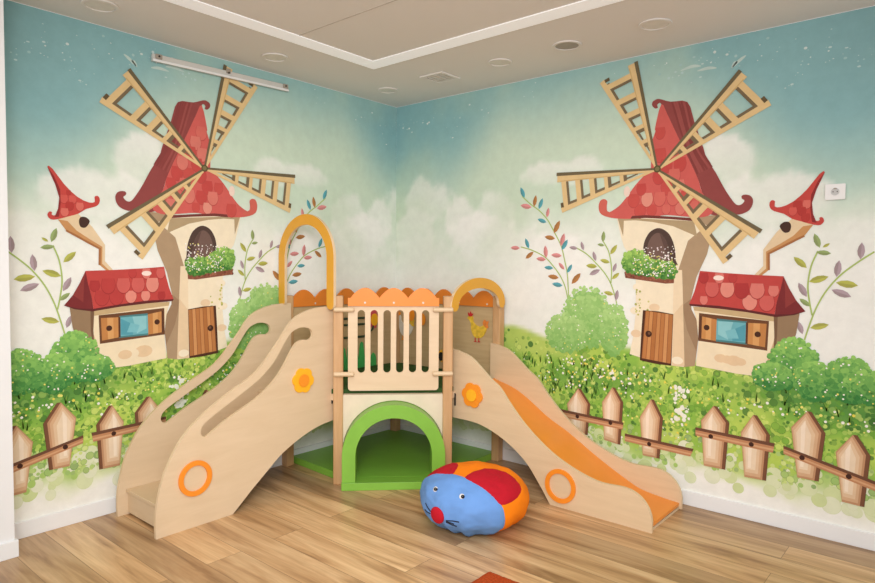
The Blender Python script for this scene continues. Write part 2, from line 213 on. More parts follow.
def floor_material():
    m, nt, b = mat_base('oak_laminate', 0.33, 0.45)
    tc = nt.nodes.new('ShaderNodeTexCoord')
    br = nt.nodes.new('ShaderNodeTexBrick')
    br.offset = 0.37; br.offset_frequency = 2
    br.inputs['Scale'].default_value = 1.0
    br.inputs['Mortar Size'].default_value = 0.0012; br.inputs['Mortar Smooth'].default_value = 0.1; br.inputs['Bias'].default_value = 0.0
    br.inputs['Brick Width'].default_value = 2.1; br.inputs['Row Height'].default_value = 0.192
    br.inputs['Color1'].default_value = (0, 0, 0, 1); br.inputs['Color2'].default_value = (1, 1, 1, 1); br.inputs['Mortar'].default_value = (0.5, 0.5, 0.5, 1)
    mp0 = nt.nodes.new('ShaderNodeMapping'); mp0.inputs['Location'].default_value = (0.31, 0.05, 0)
    nt.links.new(tc.outputs['Object'], mp0.inputs['Vector']); nt.links.new(mp0.outputs['Vector'], br.inputs['Vector'])
    # grain, shifted per plank so that no board continues its neighbour
    sep = nt.nodes.new('ShaderNodeSeparateColor'); nt.links.new(br.outputs['Color'], sep.inputs['Color'])
    off = nt.nodes.new('ShaderNodeCombineXYZ')
    mul = nt.nodes.new('ShaderNodeMath'); mul.operation = 'MULTIPLY'; mul.inputs[1].default_value = 37.0
    nt.links.new(sep.outputs[0], mul.inputs[0]); nt.links.new(mul.outputs[0], off.inputs['X']); nt.links.new(mul.outputs[0], off.inputs['Z'])
    add = nt.nodes.new('ShaderNodeVectorMath'); add.operation = 'ADD'
    nt.links.new(tc.outputs['Object'], add.inputs[0]); nt.links.new(off.outputs[0], add.inputs[1])
    mp = nt.nodes.new('ShaderNodeMapping'); mp.inputs['Scale'].default_value = (0.42, 3.6, 1)
    nt.links.new(add.outputs[0], mp.inputs['Vector'])
    n1 = nt.nodes.new('ShaderNodeTexNoise'); n1.inputs['Scale'].default_value = 2.6; n1.inputs['Detail'].default_value = 5; n1.inputs['Roughness'].default_value = 0.55; n1.inputs['Distortion'].default_value = 0.9
    nt.links.new(mp.outputs['Vector'], n1.inputs['Vector'])
    mp2 = nt.nodes.new('ShaderNodeMapping'); mp2.inputs['Scale'].default_value = (1.6, 42, 1)
    nt.links.new(add.outputs[0], mp2.inputs['Vector'])
    n2 = nt.nodes.new('ShaderNodeTexNoise'); n2.inputs['Scale'].default_value = 2.0; n2.inputs['Detail'].default_value = 4
    nt.links.new(mp2.outputs['Vector'], n2.inputs['Vector'])
    r1 = nt.nodes.new('ShaderNodeValToRGB')
    e = r1.color_ramp.elements
    e[0].position = 0.30; e[0].color = lin((146, 108, 72))
    e[1].position = 0.72; e[1].color = lin((226, 194, 152))
    x = e.new(0.47); x.color = lin((196, 158, 116))
    nt.links.new(n1.outputs['Fac'], r1.inputs['Fac'])
    # tone per plank
    r2 = nt.nodes.new('ShaderNodeValToRGB'); q = r2.color_ramp.elements
    q[0].position = 0.0; q[0].color = (0.72, 0.69, 0.66, 1); q[1].position = 1.0; q[1].color = (1.18, 1.17, 1.13, 1)
    nt.links.new(sep.outputs[0], r2.inputs['Fac'])
    mx = nt.nodes.new('ShaderNodeMix'); mx.data_type = 'RGBA'; mx.blend_type = 'MULTIPLY'; mx.inputs[0].default_value = 1.0
    nt.links.new(r1.outputs['Color'], mx.inputs[6]); nt.links.new(r2.outputs['Color'], mx.inputs[7])
    r3 = nt.nodes.new('ShaderNodeValToRGB'); r3.color_ramp.elements[0].position = 0.35; r3.color_ramp.elements[0].color = (0.90, 0.88, 0.86, 1)
    r3.color_ramp.elements[1].position = 0.62; r3.color_ramp.elements[1].color = (1.04, 1.04, 1.04, 1)
    nt.links.new(n2.outputs['Fac'], r3.inputs['Fac'])
    mx2 = nt.nodes.new('ShaderNodeMix'); mx2.data_type = 'RGBA'; mx2.blend_type = 'MULTIPLY'; mx2.inputs[0].default_value = 1.0
    nt.links.new(mx.outputs[2], mx2.inputs[6]); nt.links.new(r3.outputs['Color'], mx2.inputs[7])
    mx3 = nt.nodes.new('ShaderNodeMix'); mx3.data_type = 'RGBA'; mx3.blend_type = 'MIX'
    nt.links.new(br.outputs['Fac'], mx3.inputs[0]); nt.links.new(mx2.outputs[2], mx3.inputs[6]); mx3.inputs[7].default_value = lin((120, 88, 58))
    nt.links.new(mx3.outputs[2], b.inputs['Base Color'])
    return m
M_floor = floor_material()

def mural_material():
    """printed wallpaper: painted colours carried by the mesh, broken up with watercolour mottling"""
    m, nt, b = mat_base('printed_wallpaper', 0.75, 0.15)
    at = nt.nodes.new('ShaderNodeVertexColor'); at.layer_name = 'paint'
    tc = nt.nodes.new('ShaderNodeTexCoord')
    n = nt.nodes.new('ShaderNodeTexNoise'); n.inputs['Scale'].default_value = 14; n.inputs['Detail'].default_value = 6; n.inputs['Roughness'].default_value = 0.65
    nt.links.new(tc.outputs['Object'], n.inputs['Vector'])
    r = nt.nodes.new('ShaderNodeValToRGB'); r.color_ramp.elements[0].position = 0.35; r.color_ramp.elements[0].color = (0.955, 0.955, 0.955, 1)
    r.color_ramp.elements[1].position = 0.66; r.color_ramp.elements[1].color = (1.03, 1.03, 1.03, 1)
    nt.links.new(n.outputs['Fac'], r.inputs['Fac'])
    mx = nt.nodes.new('ShaderNodeMix'); mx.data_type = 'RGBA'; mx.blend_type = 'MULTIPLY'; mx.inputs[0].default_value = 1.0
    nt.links.new(at.outputs['Color'], mx.inputs[6]); nt.links.new(r.outputs['Color'], mx.inputs[7])
    nt.links.new(mx.outputs[2], b.inputs['Base Color'])
    return m
M_mural = mural_material()

# ------------------------------------------------------------------ room shell
def structure(name, bm, m, bevel=0.0):
    return tag(link(name, bm, m, bevel=bevel), kind='structure')

structure('floor', bm_box(-0.15, -5.0, -0.1, 5.0, 0.15, 0.0), M_floor)
structure('ceiling', bm_box(-0.15, -5.0, H, 5.0, 0.15, H + 0.1), M_ceil)
structure('wall_left', bm_box(-0.15, -5.0, 0.0, 0.0, 0.15, H), M_white)
structure('wall_right', bm_box(0.0, 0.0, 0.0, 5.0, 0.15, H), M_white)
structure('wall_near_left', bm_box(0.0, -5.0, 0.0, 0.222, -2.934, H), M_white)
structure('baseboard_left', bm_box(0.0, -2.934, 0.0, 0.014, 0.0, 0.089), M_white, 0.003)
structure('baseboard_right', bm_box(0.014, -0.014, 0.0, 5.0, 0.0, 0.089), M_white, 0.003)
bb = bm_box(0.222, -5.0, 0.0, 0.236, -2.920, 0.085); bm_box(0.014, -2.934, 0.0, 0.222, -2.920, 0.085, bb)
structure('baseboard_near_left', bb, M_white, 0.003)
# white profile round the raised ceiling field, and the seam in that field
structure('trim_1', bm_box(0.625, -0.995, H - 0.006, 4.6, -0.873, H), M_strip, 0.002)
structure('trim_2', bm_box(0.625, -4.6, H - 0.006, 0.747, -0.9951, H), M_strip, 0.002)
structure('trim_3', bm_box(0.747, -1.595, H - 0.002, 4.6, -1.590, H), M_groove)

# ------------------------------------------------------------------ wall murals
OFF = 0.495                 # the left print starts this much further into its motif
class Paint:
    """coloured flat polygons laid on one wall; d = height of the paint layer above the wall"""
    def __init__(self, side): self.side = side; self.bm = bmesh.new(); self.cl = self.bm.loops.layers.float_color.new('paint')
    def P(self, u, z, d):
        return (u, -d, z) if self.side == 'right' else (d, -(u - OFF), z + 0.036*max(0.0, 1 - z/1.15)*min(1.0, max(0.0, (z - .087)/.2)))
    def clip(self, pts):
        """keep to the wall that exists: cut at the room corner, wall end, ceiling and floor"""
        lo, hi = (0.0012, 4.6) if self.side == 'right' else (OFF + .0012, OFF + 2.94)
        def cut(pp, ax, lim, keep_less):
            out = []
            for i in range(len(pp)):
                a, b = pp[i], pp[(i+1) % len(pp)]
                ia = (a[ax] <= lim) if keep_less else (a[ax] >= lim); ib = (b[ax] <= lim) if keep_less else (b[ax] >= lim)
                if ia: out.append(a)
                if ia != ib:
                    t = (lim - a[ax])/(b[ax]-a[ax]); out.append((a[0]+(b[0]-a[0])*t, a[1]+(b[1]-a[1])*t))
            return out
        for ax, lim, less in ((0, lo, False), (0, hi, True), (1, H-0.003, True), (1, 0.087, False)):
            if all((q[ax] <= lim) if less else (q[ax] >= lim) for q in pts): continue
            pts = cut(pts, ax, lim, less)
            if len(pts) < 3: return []
        return pts
    def poly(self, pts, col, d, smooth=0):
        if smooth: pts = catmull(pts, smooth, True)
        pts = self.clip([tuple(q) for q in pts])
        if len(pts) < 3: return
        c = lin(col)
        vs = [self.bm.verts.new(self.P(u, z, d)) for u, z in pts]
        if len(pts) <= 4 or getattr(self, 'convex', False):
            fs = [self.bm.faces.new(vs)]
        else:
            fs = []
            for t in tessellate_polygon([[Vector((a, b, 0)) for a, b in pts]]):
                try: fs.append(self.bm.faces.new([vs[i] for i in t]))
                except ValueError: pass
        for f in fs:
            for l in f.loops: l[self.cl] = c
    def disc(self, u, z, r, col, d, n=9, sq=1.0):
        self.convex = True
        a0 = rnd.random()*6
        self.poly([(u + r*math.cos(a0+2*PI*k/n), z + sq*r*math.sin(a0+2*PI*k/n)) for k in range(n)], col, d)
        self.convex = False
    def stroke(self, pts, w, col, d):
        pts = [Vector(q) for q in pts]; L = []; R = []
        for i, p in enumerate(pts):
            t = (pts[min(i+1, len(pts)-1)] - pts[max(i-1, 0)]).normalized(); nrm = Vector((-t.y, t.x))
            ww = w[i] if isinstance(w, (list, tuple)) else w
            L.append(p + nrm*ww/2); R.append(p - nrm*ww/2)
        for i in range(len(pts)-1):
            self.poly([tuple(L[i]), tuple(L[i+1]), tuple(R[i+1]), tuple(R[i])], col, d)
    def done(self, name, parent):
        return link(name, self.bm, M_mural, parent)

MM = 0.001
def lerp2(a, b, t): return (a[0]+(b[0]-a[0])*t, a[1]+(b[1]-a[1])*t)

def meadow_top(u):
    return 0.985 - 0.06*sstep(1.2, 1.8, u) - 0.035*sstep(1.8, 2.6, u) - 0.06*sstep(2.7, 3.4, u) + 0.012*math.sin(u*7)

def sky_colour(u, z):
    n = fbm(u, z, 1.6, 3.1); n2 = fbm(u, z, 4.5, 9.4)
    teal = (140, 184, 188); deep = (122, 160, 164); green = (204, 222, 202); white = (243, 243, 239); pale = (214, 220, 206)
    # how far the blue reaches down: deep at the outer end and at the room corner, thin in between
    reach = 2.68 - 0.62*sstep(2.2, 3.3, u) - 0.40*(1 - sstep(0.55, 1.15, u))
    t = sstep(reach - 0.42, reach + 0.30, z + 0.12*n)
    c = mixc(green, teal, t)
    c = mixc(c, deep, 0.8*sstep(2.9, 3.7, u)*sstep(2.1, 2.7, z))
    # white haze low down, green wash higher
    w = (1 - sstep(1.35, 2.02, z + 0.35*n + 0.12*n2))*(.9 + .1*sstep(1.5, 2, u))
    c = mixc(c, white, 0.92*w)
    # cloud banks
    def cloud(cu, cz, ru, rz, k):
        q = ((u-cu)/ru)**2 + ((z-cz)/rz)**2
        return k*(1 - sstep(0.55, 1.2, q + 0.5*n + 1.1*n2 + .5*fbm(u, z, 14, 2.0, 2)))*(.62 + .38*sstep(-.6, .7, (z-cz)/rz))
    for a in ((1.02, 1.86, .20, .17, .55), (.72, 1.82, .17, .20, .75), (.88, 1.66, .34, .24, .9), (.34, 1.98, .26, .20, .75), (.22, 1.74, .25, .20, .8), (1.62, 2.12, .34, .10, .7), (1.30, 1.46, .45, .28, .9), (.25, 1.45, .35, .26, .85),
              (2.68, 2.10, .15, .16, .8), (2.92, 1.86, .30, .14, .75), (3.3, 1.52, .5, .22, .5), (2.35, 1.9, .3, .2, .5)):
        c = mixc(c, white, cloud(*a))
    # green tints in the lower haze
    c = mixc(c, (196, 212, 186), 0.32*sstep(0.05, 0.35, fbm(u, z, 1.1, 22.0) + 0.1)*sstep(1.2, 1.6, z))
    return c

def ground_colour(u, z):
    n = fbm(u, z, 3.2, 5.0); n2 = fbm(u, z, 9.0, 1.0)
    lime = (184, 210, 96); mid = (142, 188, 78); dark = (76, 132, 66)
    c = mixc(lime, mid, sstep(-0.2, 0.3, n + 0.25*n2))
    band = math.exp(-((z-0.73 - 0.05*math.sin(u*3))/0.09)**2)
    c = mixc(c, dark, 0.75*band*sstep(2.55, 3.1, u) + 0.35*band*(1-sstep(2.4, 2.7, u))*sstep(0.0, 0.25, n+.1))
    c = mixc(c, (186, 206, 110), 0.7*(1-sstep(1.55, 1.95, u))*sstep(0.78, 0.86, z))
    return c

def bg_colour(u, z):
    s = sky_colour(u, z)
    mt = meadow_top(u) + .015; n = fbm(u, z, 5.0, 8.0)
    g = sstep(mt + 0.02, mt - 0.03, z) if False else 1 - sstep(mt - 0.03, mt + 0.02, z + 0.03*n)
    c = mixc(s, ground_colour(u, z), g)
    low = 1 - sstep(0.20, 0.40, z + 0.16*n)
    c = mixc(c, mixc((216, 226, 178), (244, 244, 238), 1 - sstep(.14, .30, z + .14*n)), low)
    return c

def tri_fan(P, pts, col, d): P.poly(pts, col, d)

def blob_cluster(P, cu, cz, ru, rz, n, d0, d1, light, dark, rmin=0.008, rmax=0.024, dots=0, base=True):
    if base:
        pts = []
        for k in range(30):
            a = 2*PI*k/30; f = 0.9 + 0.16*noise.noise(Vector((math.cos(a)*2 + cu*5, math.sin(a)*2, cz*3)))
            pts.append((cu + ru*f*math.cos(a), cz + rz*f*math.sin(a)))
        for j in range(5):
            k = 1 - j*0.17
            P.poly([(cu + (q[0]-cu)*k, cz + (q[1]-cz)*k + rz*0.03*j) for q in pts], mixc(mixc(light, dark, .62), mixc(light, dark, .42), j/4), d0 + j*4e-6)
    for i in range(n):
        a = rnd.random()*2*PI; q = math.sqrt(rnd.random())*1.03
        u = cu + ru*q*math.cos(a); z = cz + rz*q*math.sin(a)
        t = 0.5 - 0.45*(z-cz)/rz + rnd.uniform(-.28, .28)
        P.disc(u, z, rnd.uniform(rmin, rmax)*(1.1 - 0.4*max(0, q-0.7)), mixc(light, dark, max(0, min(1, t))), d0 + 2.5e-5 + (d1-d0-2.5e-5)*i/max(1, n))
    for i in range(dots):
        a = rnd.random()*2*PI; q = math.sqrt(rnd.random())
        P.disc(cu + ru*q*math.cos(a), cz + rz*q*math.sin(a), rnd.uniform(.003, .006), rnd.choice([(240, 238, 220), (232, 220, 110), (245, 245, 236)]), d1 + rnd.random()*2e-5, 6)

def bilinear(q, s, t):
    """q = quad tl, tr, br, bl"""
    a = lerp2(q[0], q[1], s); b = lerp2(q[3], q[2], s); return lerp2(a, b, t)

def build_mural(side, label):
    global rnd
    rnd = random.Random(11)
    loc = (2.1, 0, 0.09) if side == 'right' else (0, -1.5, 0.09)
    root = empty('wall_mural', loc, label, 'mural', 'mirrored storybook murals')
    # printed sheet: sky, clouds, ground wash
    lo, hi = (0.0012, 4.6) if side == 'right' else (OFF + .0012, OFF + 2.94)
    P = Paint(side); bm = P.bm; st = 0.022
    nu = int((hi-lo)/st); nz = int((H-0.088)/st); grid = []; cols = {}
    for i in range(nu+1):
        row = []
        for j in range(nz+1):
            u = lo + (hi-lo)*i/nu; z = 0.086 + (H-0.003-0.086)*j/nz
            v = bm.verts.new(P.P(u, z, 1.0*MM)); cols[v] = lin(bg_colour(u, z)); row.append(v)
        grid.append(row)
    for i in range(nu):
        for j in range(nz):
            f = bm.faces.new([grid[i][j], grid[i+1][j], grid[i+1][j+1], grid[i][j+1]])
            for l in f.loops: l[P.cl] = cols[l.vert]
    # white paint spatter along the top
    for cu, cz, w, n in ((3.35, 2.55, .22, 16), (3.1, 2.62, .2, 14), (2.55, 2.68, .14, 22), (2.4, 2.66, .14, 14), (2.2, 2.7, .25, 8), (2.9, 2.68, .1, 9), (.25, 2.62, .25, 22), (.75, 2.66, .2, 14), (1.3, 2.7, .25, 9), (3.0, 2.5, .1, 8), (.55, 2.5, .12, 8)):
        for k in range(n):
            u = cu + rnd.gauss(0, w*.55); z = min(2.78, cz + rnd.gauss(0, .045))
            P.disc(u, z, rnd.choice([.002, .003, .004, .005, .009]), mixc((226, 232, 228), (160, 196, 196), rnd.random()), 1.05*MM + rnd.random()*5e-5, 7, rnd.uniform(.4, 1))
    for pts in ([(2.40, 2.655), (2.47, 2.668), (2.52, 2.66)], [(2.50, 2.635), (2.56, 2.64), (2.61, 2.632)], [(2.70, 2.62), (2.735, 2.65), (2.77, 2.672)], [(2.695, 2.615), (2.71, 2.64), (2.725, 2.645)]):
        pts = catmull(pts, 4); n = len(pts)
        P.stroke(pts, [.004 + .014*math.sin(PI*i/(n-1)) for i in range(n)], (192, 212, 206), 1.15*MM)
    P.done('painted_sky', root)

    # meadow: hundreds of overlapping dabs, flowers in white and yellow
    P = Paint(side); items = []
    for i in range(4800):
        u = rnd.uniform(lo if side == 'right' else .55, 4.2 if side == 'right' else 3.45)
        if u < .3: continue
        mt = meadow_top(u); z = rnd.uniform(0.25, mt - 0.012)
        if z < .40 and rnd.random() < .5: continue
        if u < 1.75 and z > .78 and rnd.random() < .75: continue
        g = ground_colour(u, z); k = rnd.random()
        c = mixc(g, (58, 104, 48), rnd.uniform(.25, .75)) if k < .26 else (mixc(g, (210, 226, 124), rnd.uniform(.2, .8)) if k < .66 else mixc(g, (104, 160, 58), rnd.uniform(.3, .8)))
        if z < .42: c = mixc(c, (216, 226, 176), .45)
        items.append((u, z, rnd.uniform(.004, .014) if rnd.random() < .8 else rnd.uniform(.012, .022), c))
    for i, (u, z, r, c) in enumerate(items):
        d = 1.2*MM + 2.0*MM*(i % 480)/480
        if r > .014: P.disc(u, z, r*1.1, mixc(c, (70, 110, 50), .35), d, 10); P.disc(u, z, r*.96, c, d + 2e-6, 10)
        else: P.disc(u, z, r, c, d, 8)
    # pale translucent dabs where the meadow fades into white
    for i in range(200):
        u = rnd.uniform(lo, 3.9 if side == 'right' else 3.45); z = rnd.uniform(.17, .36); r = rnd.uniform(.014, .05)
        c = mixc((228, 232, 206), (200, 216, 146), rnd.random()*.8)
        d = 1.15*MM + i*6e-6
        P.disc(u, z, r, mixc(c, (178, 196, 120), .22), d, 16); P.disc(u, z, r*.95, c, d + 2e-6, 16)
    for i in range(60):
        u = rnd.uniform(lo, 3.9 if side == 'right' else 3.45); z = rnd.uniform(.22, .33)
        P.disc(u, z, rnd.uniform(.007, .02), (170, 202, 112), 2.0*MM + i*4e-6, 12)
    # grass tufts
    for i in range(90):
        u = rnd.uniform(1.3, 2.0) if i < 40 else rnd.uniform(1.3, 3.9); z = rnd.uniform(.55, .8)
        for k in range(4):
            du = rnd.uniform(-.02, .02)
            P.stroke([(u, z), (u+du*.6, z+.03), (u+du*1.5, z+.055)], [.006, .005, .001], mixc((70, 120, 50), (140, 180, 70), rnd.random()), 3.22*MM + i*3e-7)
    # flowers
    for cu, cz, w, h, n in ((2.45, .56, .05, .1, 26), (2.44, .68, .05, .05, 26), (2.0, .74, .25, .06, 50), (1.55, .66, .3, .1, 60), (2.9, .66, .35, .06, 40), (3.3, .66, .3, .05, 30), (2.2, .7, .25, .1, 50), (1.75, .8, .25, .05, 40), (2.3, .45, .3, .06, 30)):
        for k in range(n):
            P.disc(cu + rnd.gauss(0, w*.6), cz + rnd.gauss(0, h*.6), rnd.uniform(.003, .009), rnd.choice([(244, 244, 232), (238, 240, 226), (226, 214, 90), (232, 226, 120)]), 3.3*MM + rnd.random()*3e-5, 7)
    for cu, cz in ((2.44, .70), (2.47, .675), (2.42, .66), (2.46, .59), (2.44, .565), (2.47, .54), (2.43, .535), (2.0, .745)):
        for k in range(4): P.disc(cu + rnd.gauss(0, .012), cz + rnd.gauss(0, .012), rnd.uniform(.009, .015), (236, 238, 224), 3.34*MM + k*4e-6, 8)
    P.done('painted_meadow', root)

    # sprigs with coloured leaves
    LC = {'b': (92, 168, 182), 'p': (222, 148, 148), 'o': (184, 128, 76), 'v': (178, 158, 166), 'y': (184, 186, 92), 'g': (152, 172, 112)}
    SPR = [((0,), 'painted_colourful_sprig', (0, 14)), ((1,), 'painted_colourful_sprig', (14, 22)), ((2, 3), 'painted_sprig', (22, 35)), ((4, 5), 'painted_sprig', (35, 48))]
    for stems, nm, (a, b) in SPR:
        P = Paint(side)
        for s in stems: P.stroke(catmull(DATA['stem'][s], 5), .008, (170, 192, 112), 3.36*MM)
        for k, L in enumerate(DATA['leaves'][a:b]):
            p, q, c = L; col = LC[c]
            v = Vector(q) - Vector(p); nrm = Vector((-v.y, v.x))*.19
            pts = [tuple(Vector(p) + v*t + nrm*w) for t, w in ((0, 0), (.25, .8), (.5, 1), (.78, .7), (1, 0))]
            pts2 = [tuple(Vector(p) + v*t - nrm*w) for t, w in ((.78, .7), (.5, 1), (.25, .8))]
            P.poly(pts + pts2, col, 3.38*MM + k*3e-6)
            P.poly([tuple(Vector(p) + v*.1), pts[1], pts[2], pts[3], tuple(Vector(p) + v*.95)], mixc(col, (80, 70, 50), .18), 3.44*MM + k*3e-6)
        P.done(nm, root)

    # bushes
    for i, b in enumerate(DATA['bushes']):
        c, e, t = b; ru = abs(e[0]-c[0]); rz = abs(t[1]-c[1])
        P = Paint(side)
        front = i < 5
        light = (150, 200, 104) if front else (178, 214, 138)
        dark = (62, 128, 64) if front else (128, 180, 96)
        d0 = (5.5 if front else 3.5)*MM + (i % 5)*.12*MM
        if side == 'left' and c[0] < .51: continue
        blob_cluster(P, c[0] + (.0 if front else -.015), c[1], ru*.88, rz*.93, 520, d0, d0 + .1*MM, light, dark, rmin=.004, rmax=.016, dots=22)
        P.done('painted_shrub', root)

    # ---- windmill
    wm = link('painted_windmill', Paint_tower(side), M_mural, root)
    # roof
    P = Paint(side); d = 4.7*MM
    P.poly(DATA['roof_side'], (146, 74, 72), d, 3)
    for k in range(7):      # watercolour streaks down the dark side
        a = lerp2(DATA['roof_side'][9], DATA['roof_side'][10], (k+.5)/7); e_ = lerp2(DATA['roof_side'][31], DATA['roof_side'][14], (k+.5)/7)
        m_ = lerp2(lerp2(a, e_, .55), DATA['roof_side'][33], .25)
        P.stroke(catmull([a, m_, lerp2(a, e_, .92)], 4), [.008 + .012*math.sin(PI*j/8) for j in range(9)], rnd.choice([(134, 66, 64), (156, 82, 78), (140, 68, 66)]), d + 8e-6*(k+1))
    P.poly(DATA['roof_front'], (206, 98, 92), d + .1*MM, 3)
    RF = catmull(DATA['roof_front'], 3, True)
    scales(P, RF, d + .13*MM, (.082), .085, [(214, 122, 110), (198, 84, 78), (222, 146, 130), (210, 108, 98), (194, 78, 74)], (182, 78, 74))
    P.poly(DATA['eave'], (116, 62, 58), d + .2*MM)
    P.poly(DATA['roof_curl'], (206, 104, 92), d + .19*MM, 3)
    P.disc(2.075, 1.945, .022, (238, 214, 200), d + .22*MM, 12, 1.6)
    P.done('painted_roof', wm)
    # window and flower box
    P = Paint(side)
    P.poly(DATA['arch_win'], (84, 66, 60), 4.8*MM, 3); P.poly(DATA['arch_win_in'], (116, 92, 84), 4.82*MM, 3)
    w0 = DATA['arch_win_in']
    P.poly([w0[4], w0[5], w0[6], w0[7], w0[8]], (98, 76, 70), 4.84*MM)
    P.done('painted_arched_window', wm)
    P = Paint(side)
    P.poly(DATA['box'], (136, 84, 66), 4.9*MM)
    for k in range(40):
        a = DATA['box']; q = bilinear([a[0], a[2], a[3], a[5]], rnd.random(), rnd.random())
        P.disc(q[0], q[1], rnd.uniform(.004, .01), rnd.choice([(160, 104, 80), (112, 66, 54), (148, 92, 72)]), 4.92*MM + k*2e-6, 6)
    FO = catmull(DATA['foliage'], 3, True)
    P.poly(DATA['foliage'], (110, 156, 72), 5.0*MM, 3)
    u0 = min(q[0] for q in FO); u1 = max(q[0] for q in FO); z0 = min(q[1] for q in FO); z1 = max(q[1] for q in FO); k = 0
    while k < 420:
        q = (rnd.uniform(u0, u1), rnd.uniform(z0, z1))
        if in_poly(q, FO):
            P.disc(q[0], q[1], rnd.uniform(.005, .014), mixc((164, 204, 104), (60, 116, 52), max(0, min(1, .95 - (q[1]-z0)/(z1-z0) + rnd.uniform(-.35, .3)))), 5.02*MM + k*1e-6, 8); k += 1
    for k in range(170):
        t = rnd.random(); q = (u0 + (u1-u0)*(.2 + .8*t), z0 + (z1-z0)*rnd.uniform(.1, 1.1))
        if q[1] > z0 + (z1-z0)*(1.05 - .45*t) and rnd.random() < .6 and t < .4: continue
        P.disc(q[0], q[1], rnd.uniform(.003, .0055), rnd.choice([(246, 244, 236), (246, 244, 236), (238, 222, 226), (236, 226, 130)]), 5.5*MM + k*2e-7, 6)
    P.done('painted_flower_box', wm)
    # door
    P = Paint(side)
    D_ = DATA['door']; P.poly(D_, (82, 52, 38), 4.85*MM)
    q = [DATA['door_in'][0], DATA['door_in'][2], DATA['door_in'][4], DATA['door_in'][6]]
    tones = [(186, 124, 74), (202, 142, 88), (176, 114, 66), (196, 136, 84), (184, 122, 72), (206, 148, 96), (178, 118, 70)]
    for k in range(7):
        P.poly([bilinear(q, k/7, 0), bilinear(q, (k+1)/7, 0), bilinear(q, (k+1)/7, 1), bilinear(q, k/7, 1)], tones[k], 4.88*MM)
        P.stroke([bilinear(q, k/7, 0), bilinear(q, k/7, .5), bilinear(q, k/7, 1)], .004, (150, 94, 56), 4.9*MM)
    kn = DATA['door_knob'][0]; P.disc(kn[0], kn[1], .021, (70, 44, 34), 4.92*MM, 14); P.disc(kn[0]+.004, kn[1]+.004, .009, (112, 78, 58), 4.93*MM, 10)
    P.done('painted_door', wm)
    # sails
    for h, a, b in DATA['blades']:
        P = Paint(side); d = 6.1*MM
        ts = {0: [.90, .72, .565, .42, .28], 1: [.93, .715, .57, .42, .27], 2: [.92, .705, .53, .39, .25], 3: [.93, .78, .635, .49, .336]}[DATA['blades'].index([h, a, b])]
        A, B_, Hh = Vector(a), Vector(b), Vector(h)
        tan = (224, 194, 142); tan2 = (206, 172, 118); dk = (112, 100, 76); sh = (122, 106, 82)
        la = (A-Hh).normalized(); lb = (B_-Hh).normalized(); outw = (A - B_).normalized()
        # shadowed inner edges first
        for t in ts:
            pa = Hh + (A-Hh)*t; pb = Hh + (B_-Hh)*min(1, t*1.02)
            off = -(la+lb).normalized()*.024
            P.stroke([tuple(pa + off), tuple(pb + off)], .024, sh, d)
        inn = outw*.022
        P.stroke([tuple(Hh + (B_-Hh)*.18 + inn), tuple(Hh + (B_-Hh)*.95 + inn)], [.008, .026], sh, d + 5e-6)
        for t in ts:
            pa = Hh + (A-Hh)*t; pb = Hh + (B_-Hh)*min(1, t*1.02)
            P.stroke([tuple(pa), tuple(pb)], .036 if t > .5 else .026, tan, d + 1.5e-5)
        P.stroke([tuple(Hh), tuple(B_)], [.014, .036], tan, d + 2.2e-5)
        P.stroke([tuple(Hh - outw*.012 + la*.02), tuple(A - outw*.034)], [.012, .044], tan, d + 3e-5)
        P.stroke([tuple(Hh - outw*.02 + la*.1), tuple(A - outw*.05 - la*.02)], [.003, .007], tan2, d + 3.6e-5)
        P.stroke([tuple(Hh), tuple(A)], [.013, .024], dk, d + 4.4e-5)
        P.stroke([tuple(Hh + (B_-Hh)*.985 + outw*.016), tuple(Hh + (B_-Hh)*.985 + outw*.05)], .022, (104, 88, 64), d + 5e-5)
        P.done('painted_sail', wm)
    P = Paint(side); h = DATA['hub']; h = h[0] if isinstance(h[0], list) else h
    P.disc(h[0], h[1], .023, (96, 84, 58), 6.3*MM, 14); P.disc(h[0], h[1], .014, (128, 118, 80), 6.32*MM, 12)
    P.done('painted_hub', wm)

    # ---- cottage
    P = Paint(side); d = 5.0*MM
    P.poly(DATA['c_wall'], (238, 222, 190), d); P.poly(DATA['c_side'], (150, 124, 96), d + 2e-5)
    cw = DATA['c_wall']
    P.poly([cw[4], cw[5], cw[6], lerp2(cw[6], cw[7], .25), lerp2(cw[3], cw[4], .93)], (206, 176, 138), d + 2e-5)
    P.poly([cw[0], cw[1], cw[2], cw[3], lerp2(cw[3], cw[4], .25), lerp2(cw[0], cw[11], .3)], (196, 170, 128), d + 2.5e-5)
    for k in range(5):
        q = lerp2(lerp2(cw[9], cw[7], (k+.5)/5), cw[3], .2); P.disc(q[0], q[1], rnd.uniform(.03, .055), mixc((238, 222, 190), rnd.choice([(238, 222, 192), (222, 188, 148)]), .7), d + 3e-5 + k*5e-6, 12, .7)
    P.stroke([DATA['c_side'][0], DATA['c_side'][5], lerp2(cw[5], cw[6], .5)], [.02, .014, .006], (120, 92, 70), d + 6e-5)
    ct = P.done('painted_cottage', root)
    P = Paint(side); d = 5.15*MM
    P.poly(DATA['c_roof'], (190, 74, 70), d); P.poly(DATA['c_roof_side'], (124, 50, 52), d + 1e-5)
    cs = DATA['c_roof_side']; P.poly([cs[0], cs[1], cs[2], lerp2(cs[2], cs[5], .5), lerp2(cs[1], cs[7], .5)], (142, 62, 60), d + 2e-5)
    scales(P, DATA['c_roof'], d + 3e-5, .085, .085, [(214, 122, 112), (184, 68, 66), (222, 140, 126), (204, 98, 92), (172, 60, 60)], (158, 56, 56))
    P.poly(DATA['c_eave'], (98, 46, 46), d + 9e-5)
    q = lerp2(DATA['c_roof'][0], DATA['c_roof'][7], .18); P.disc(q[0]+.06, q[1]-.0, .03, (244, 222, 212), d + 1e-4, 12, .5)
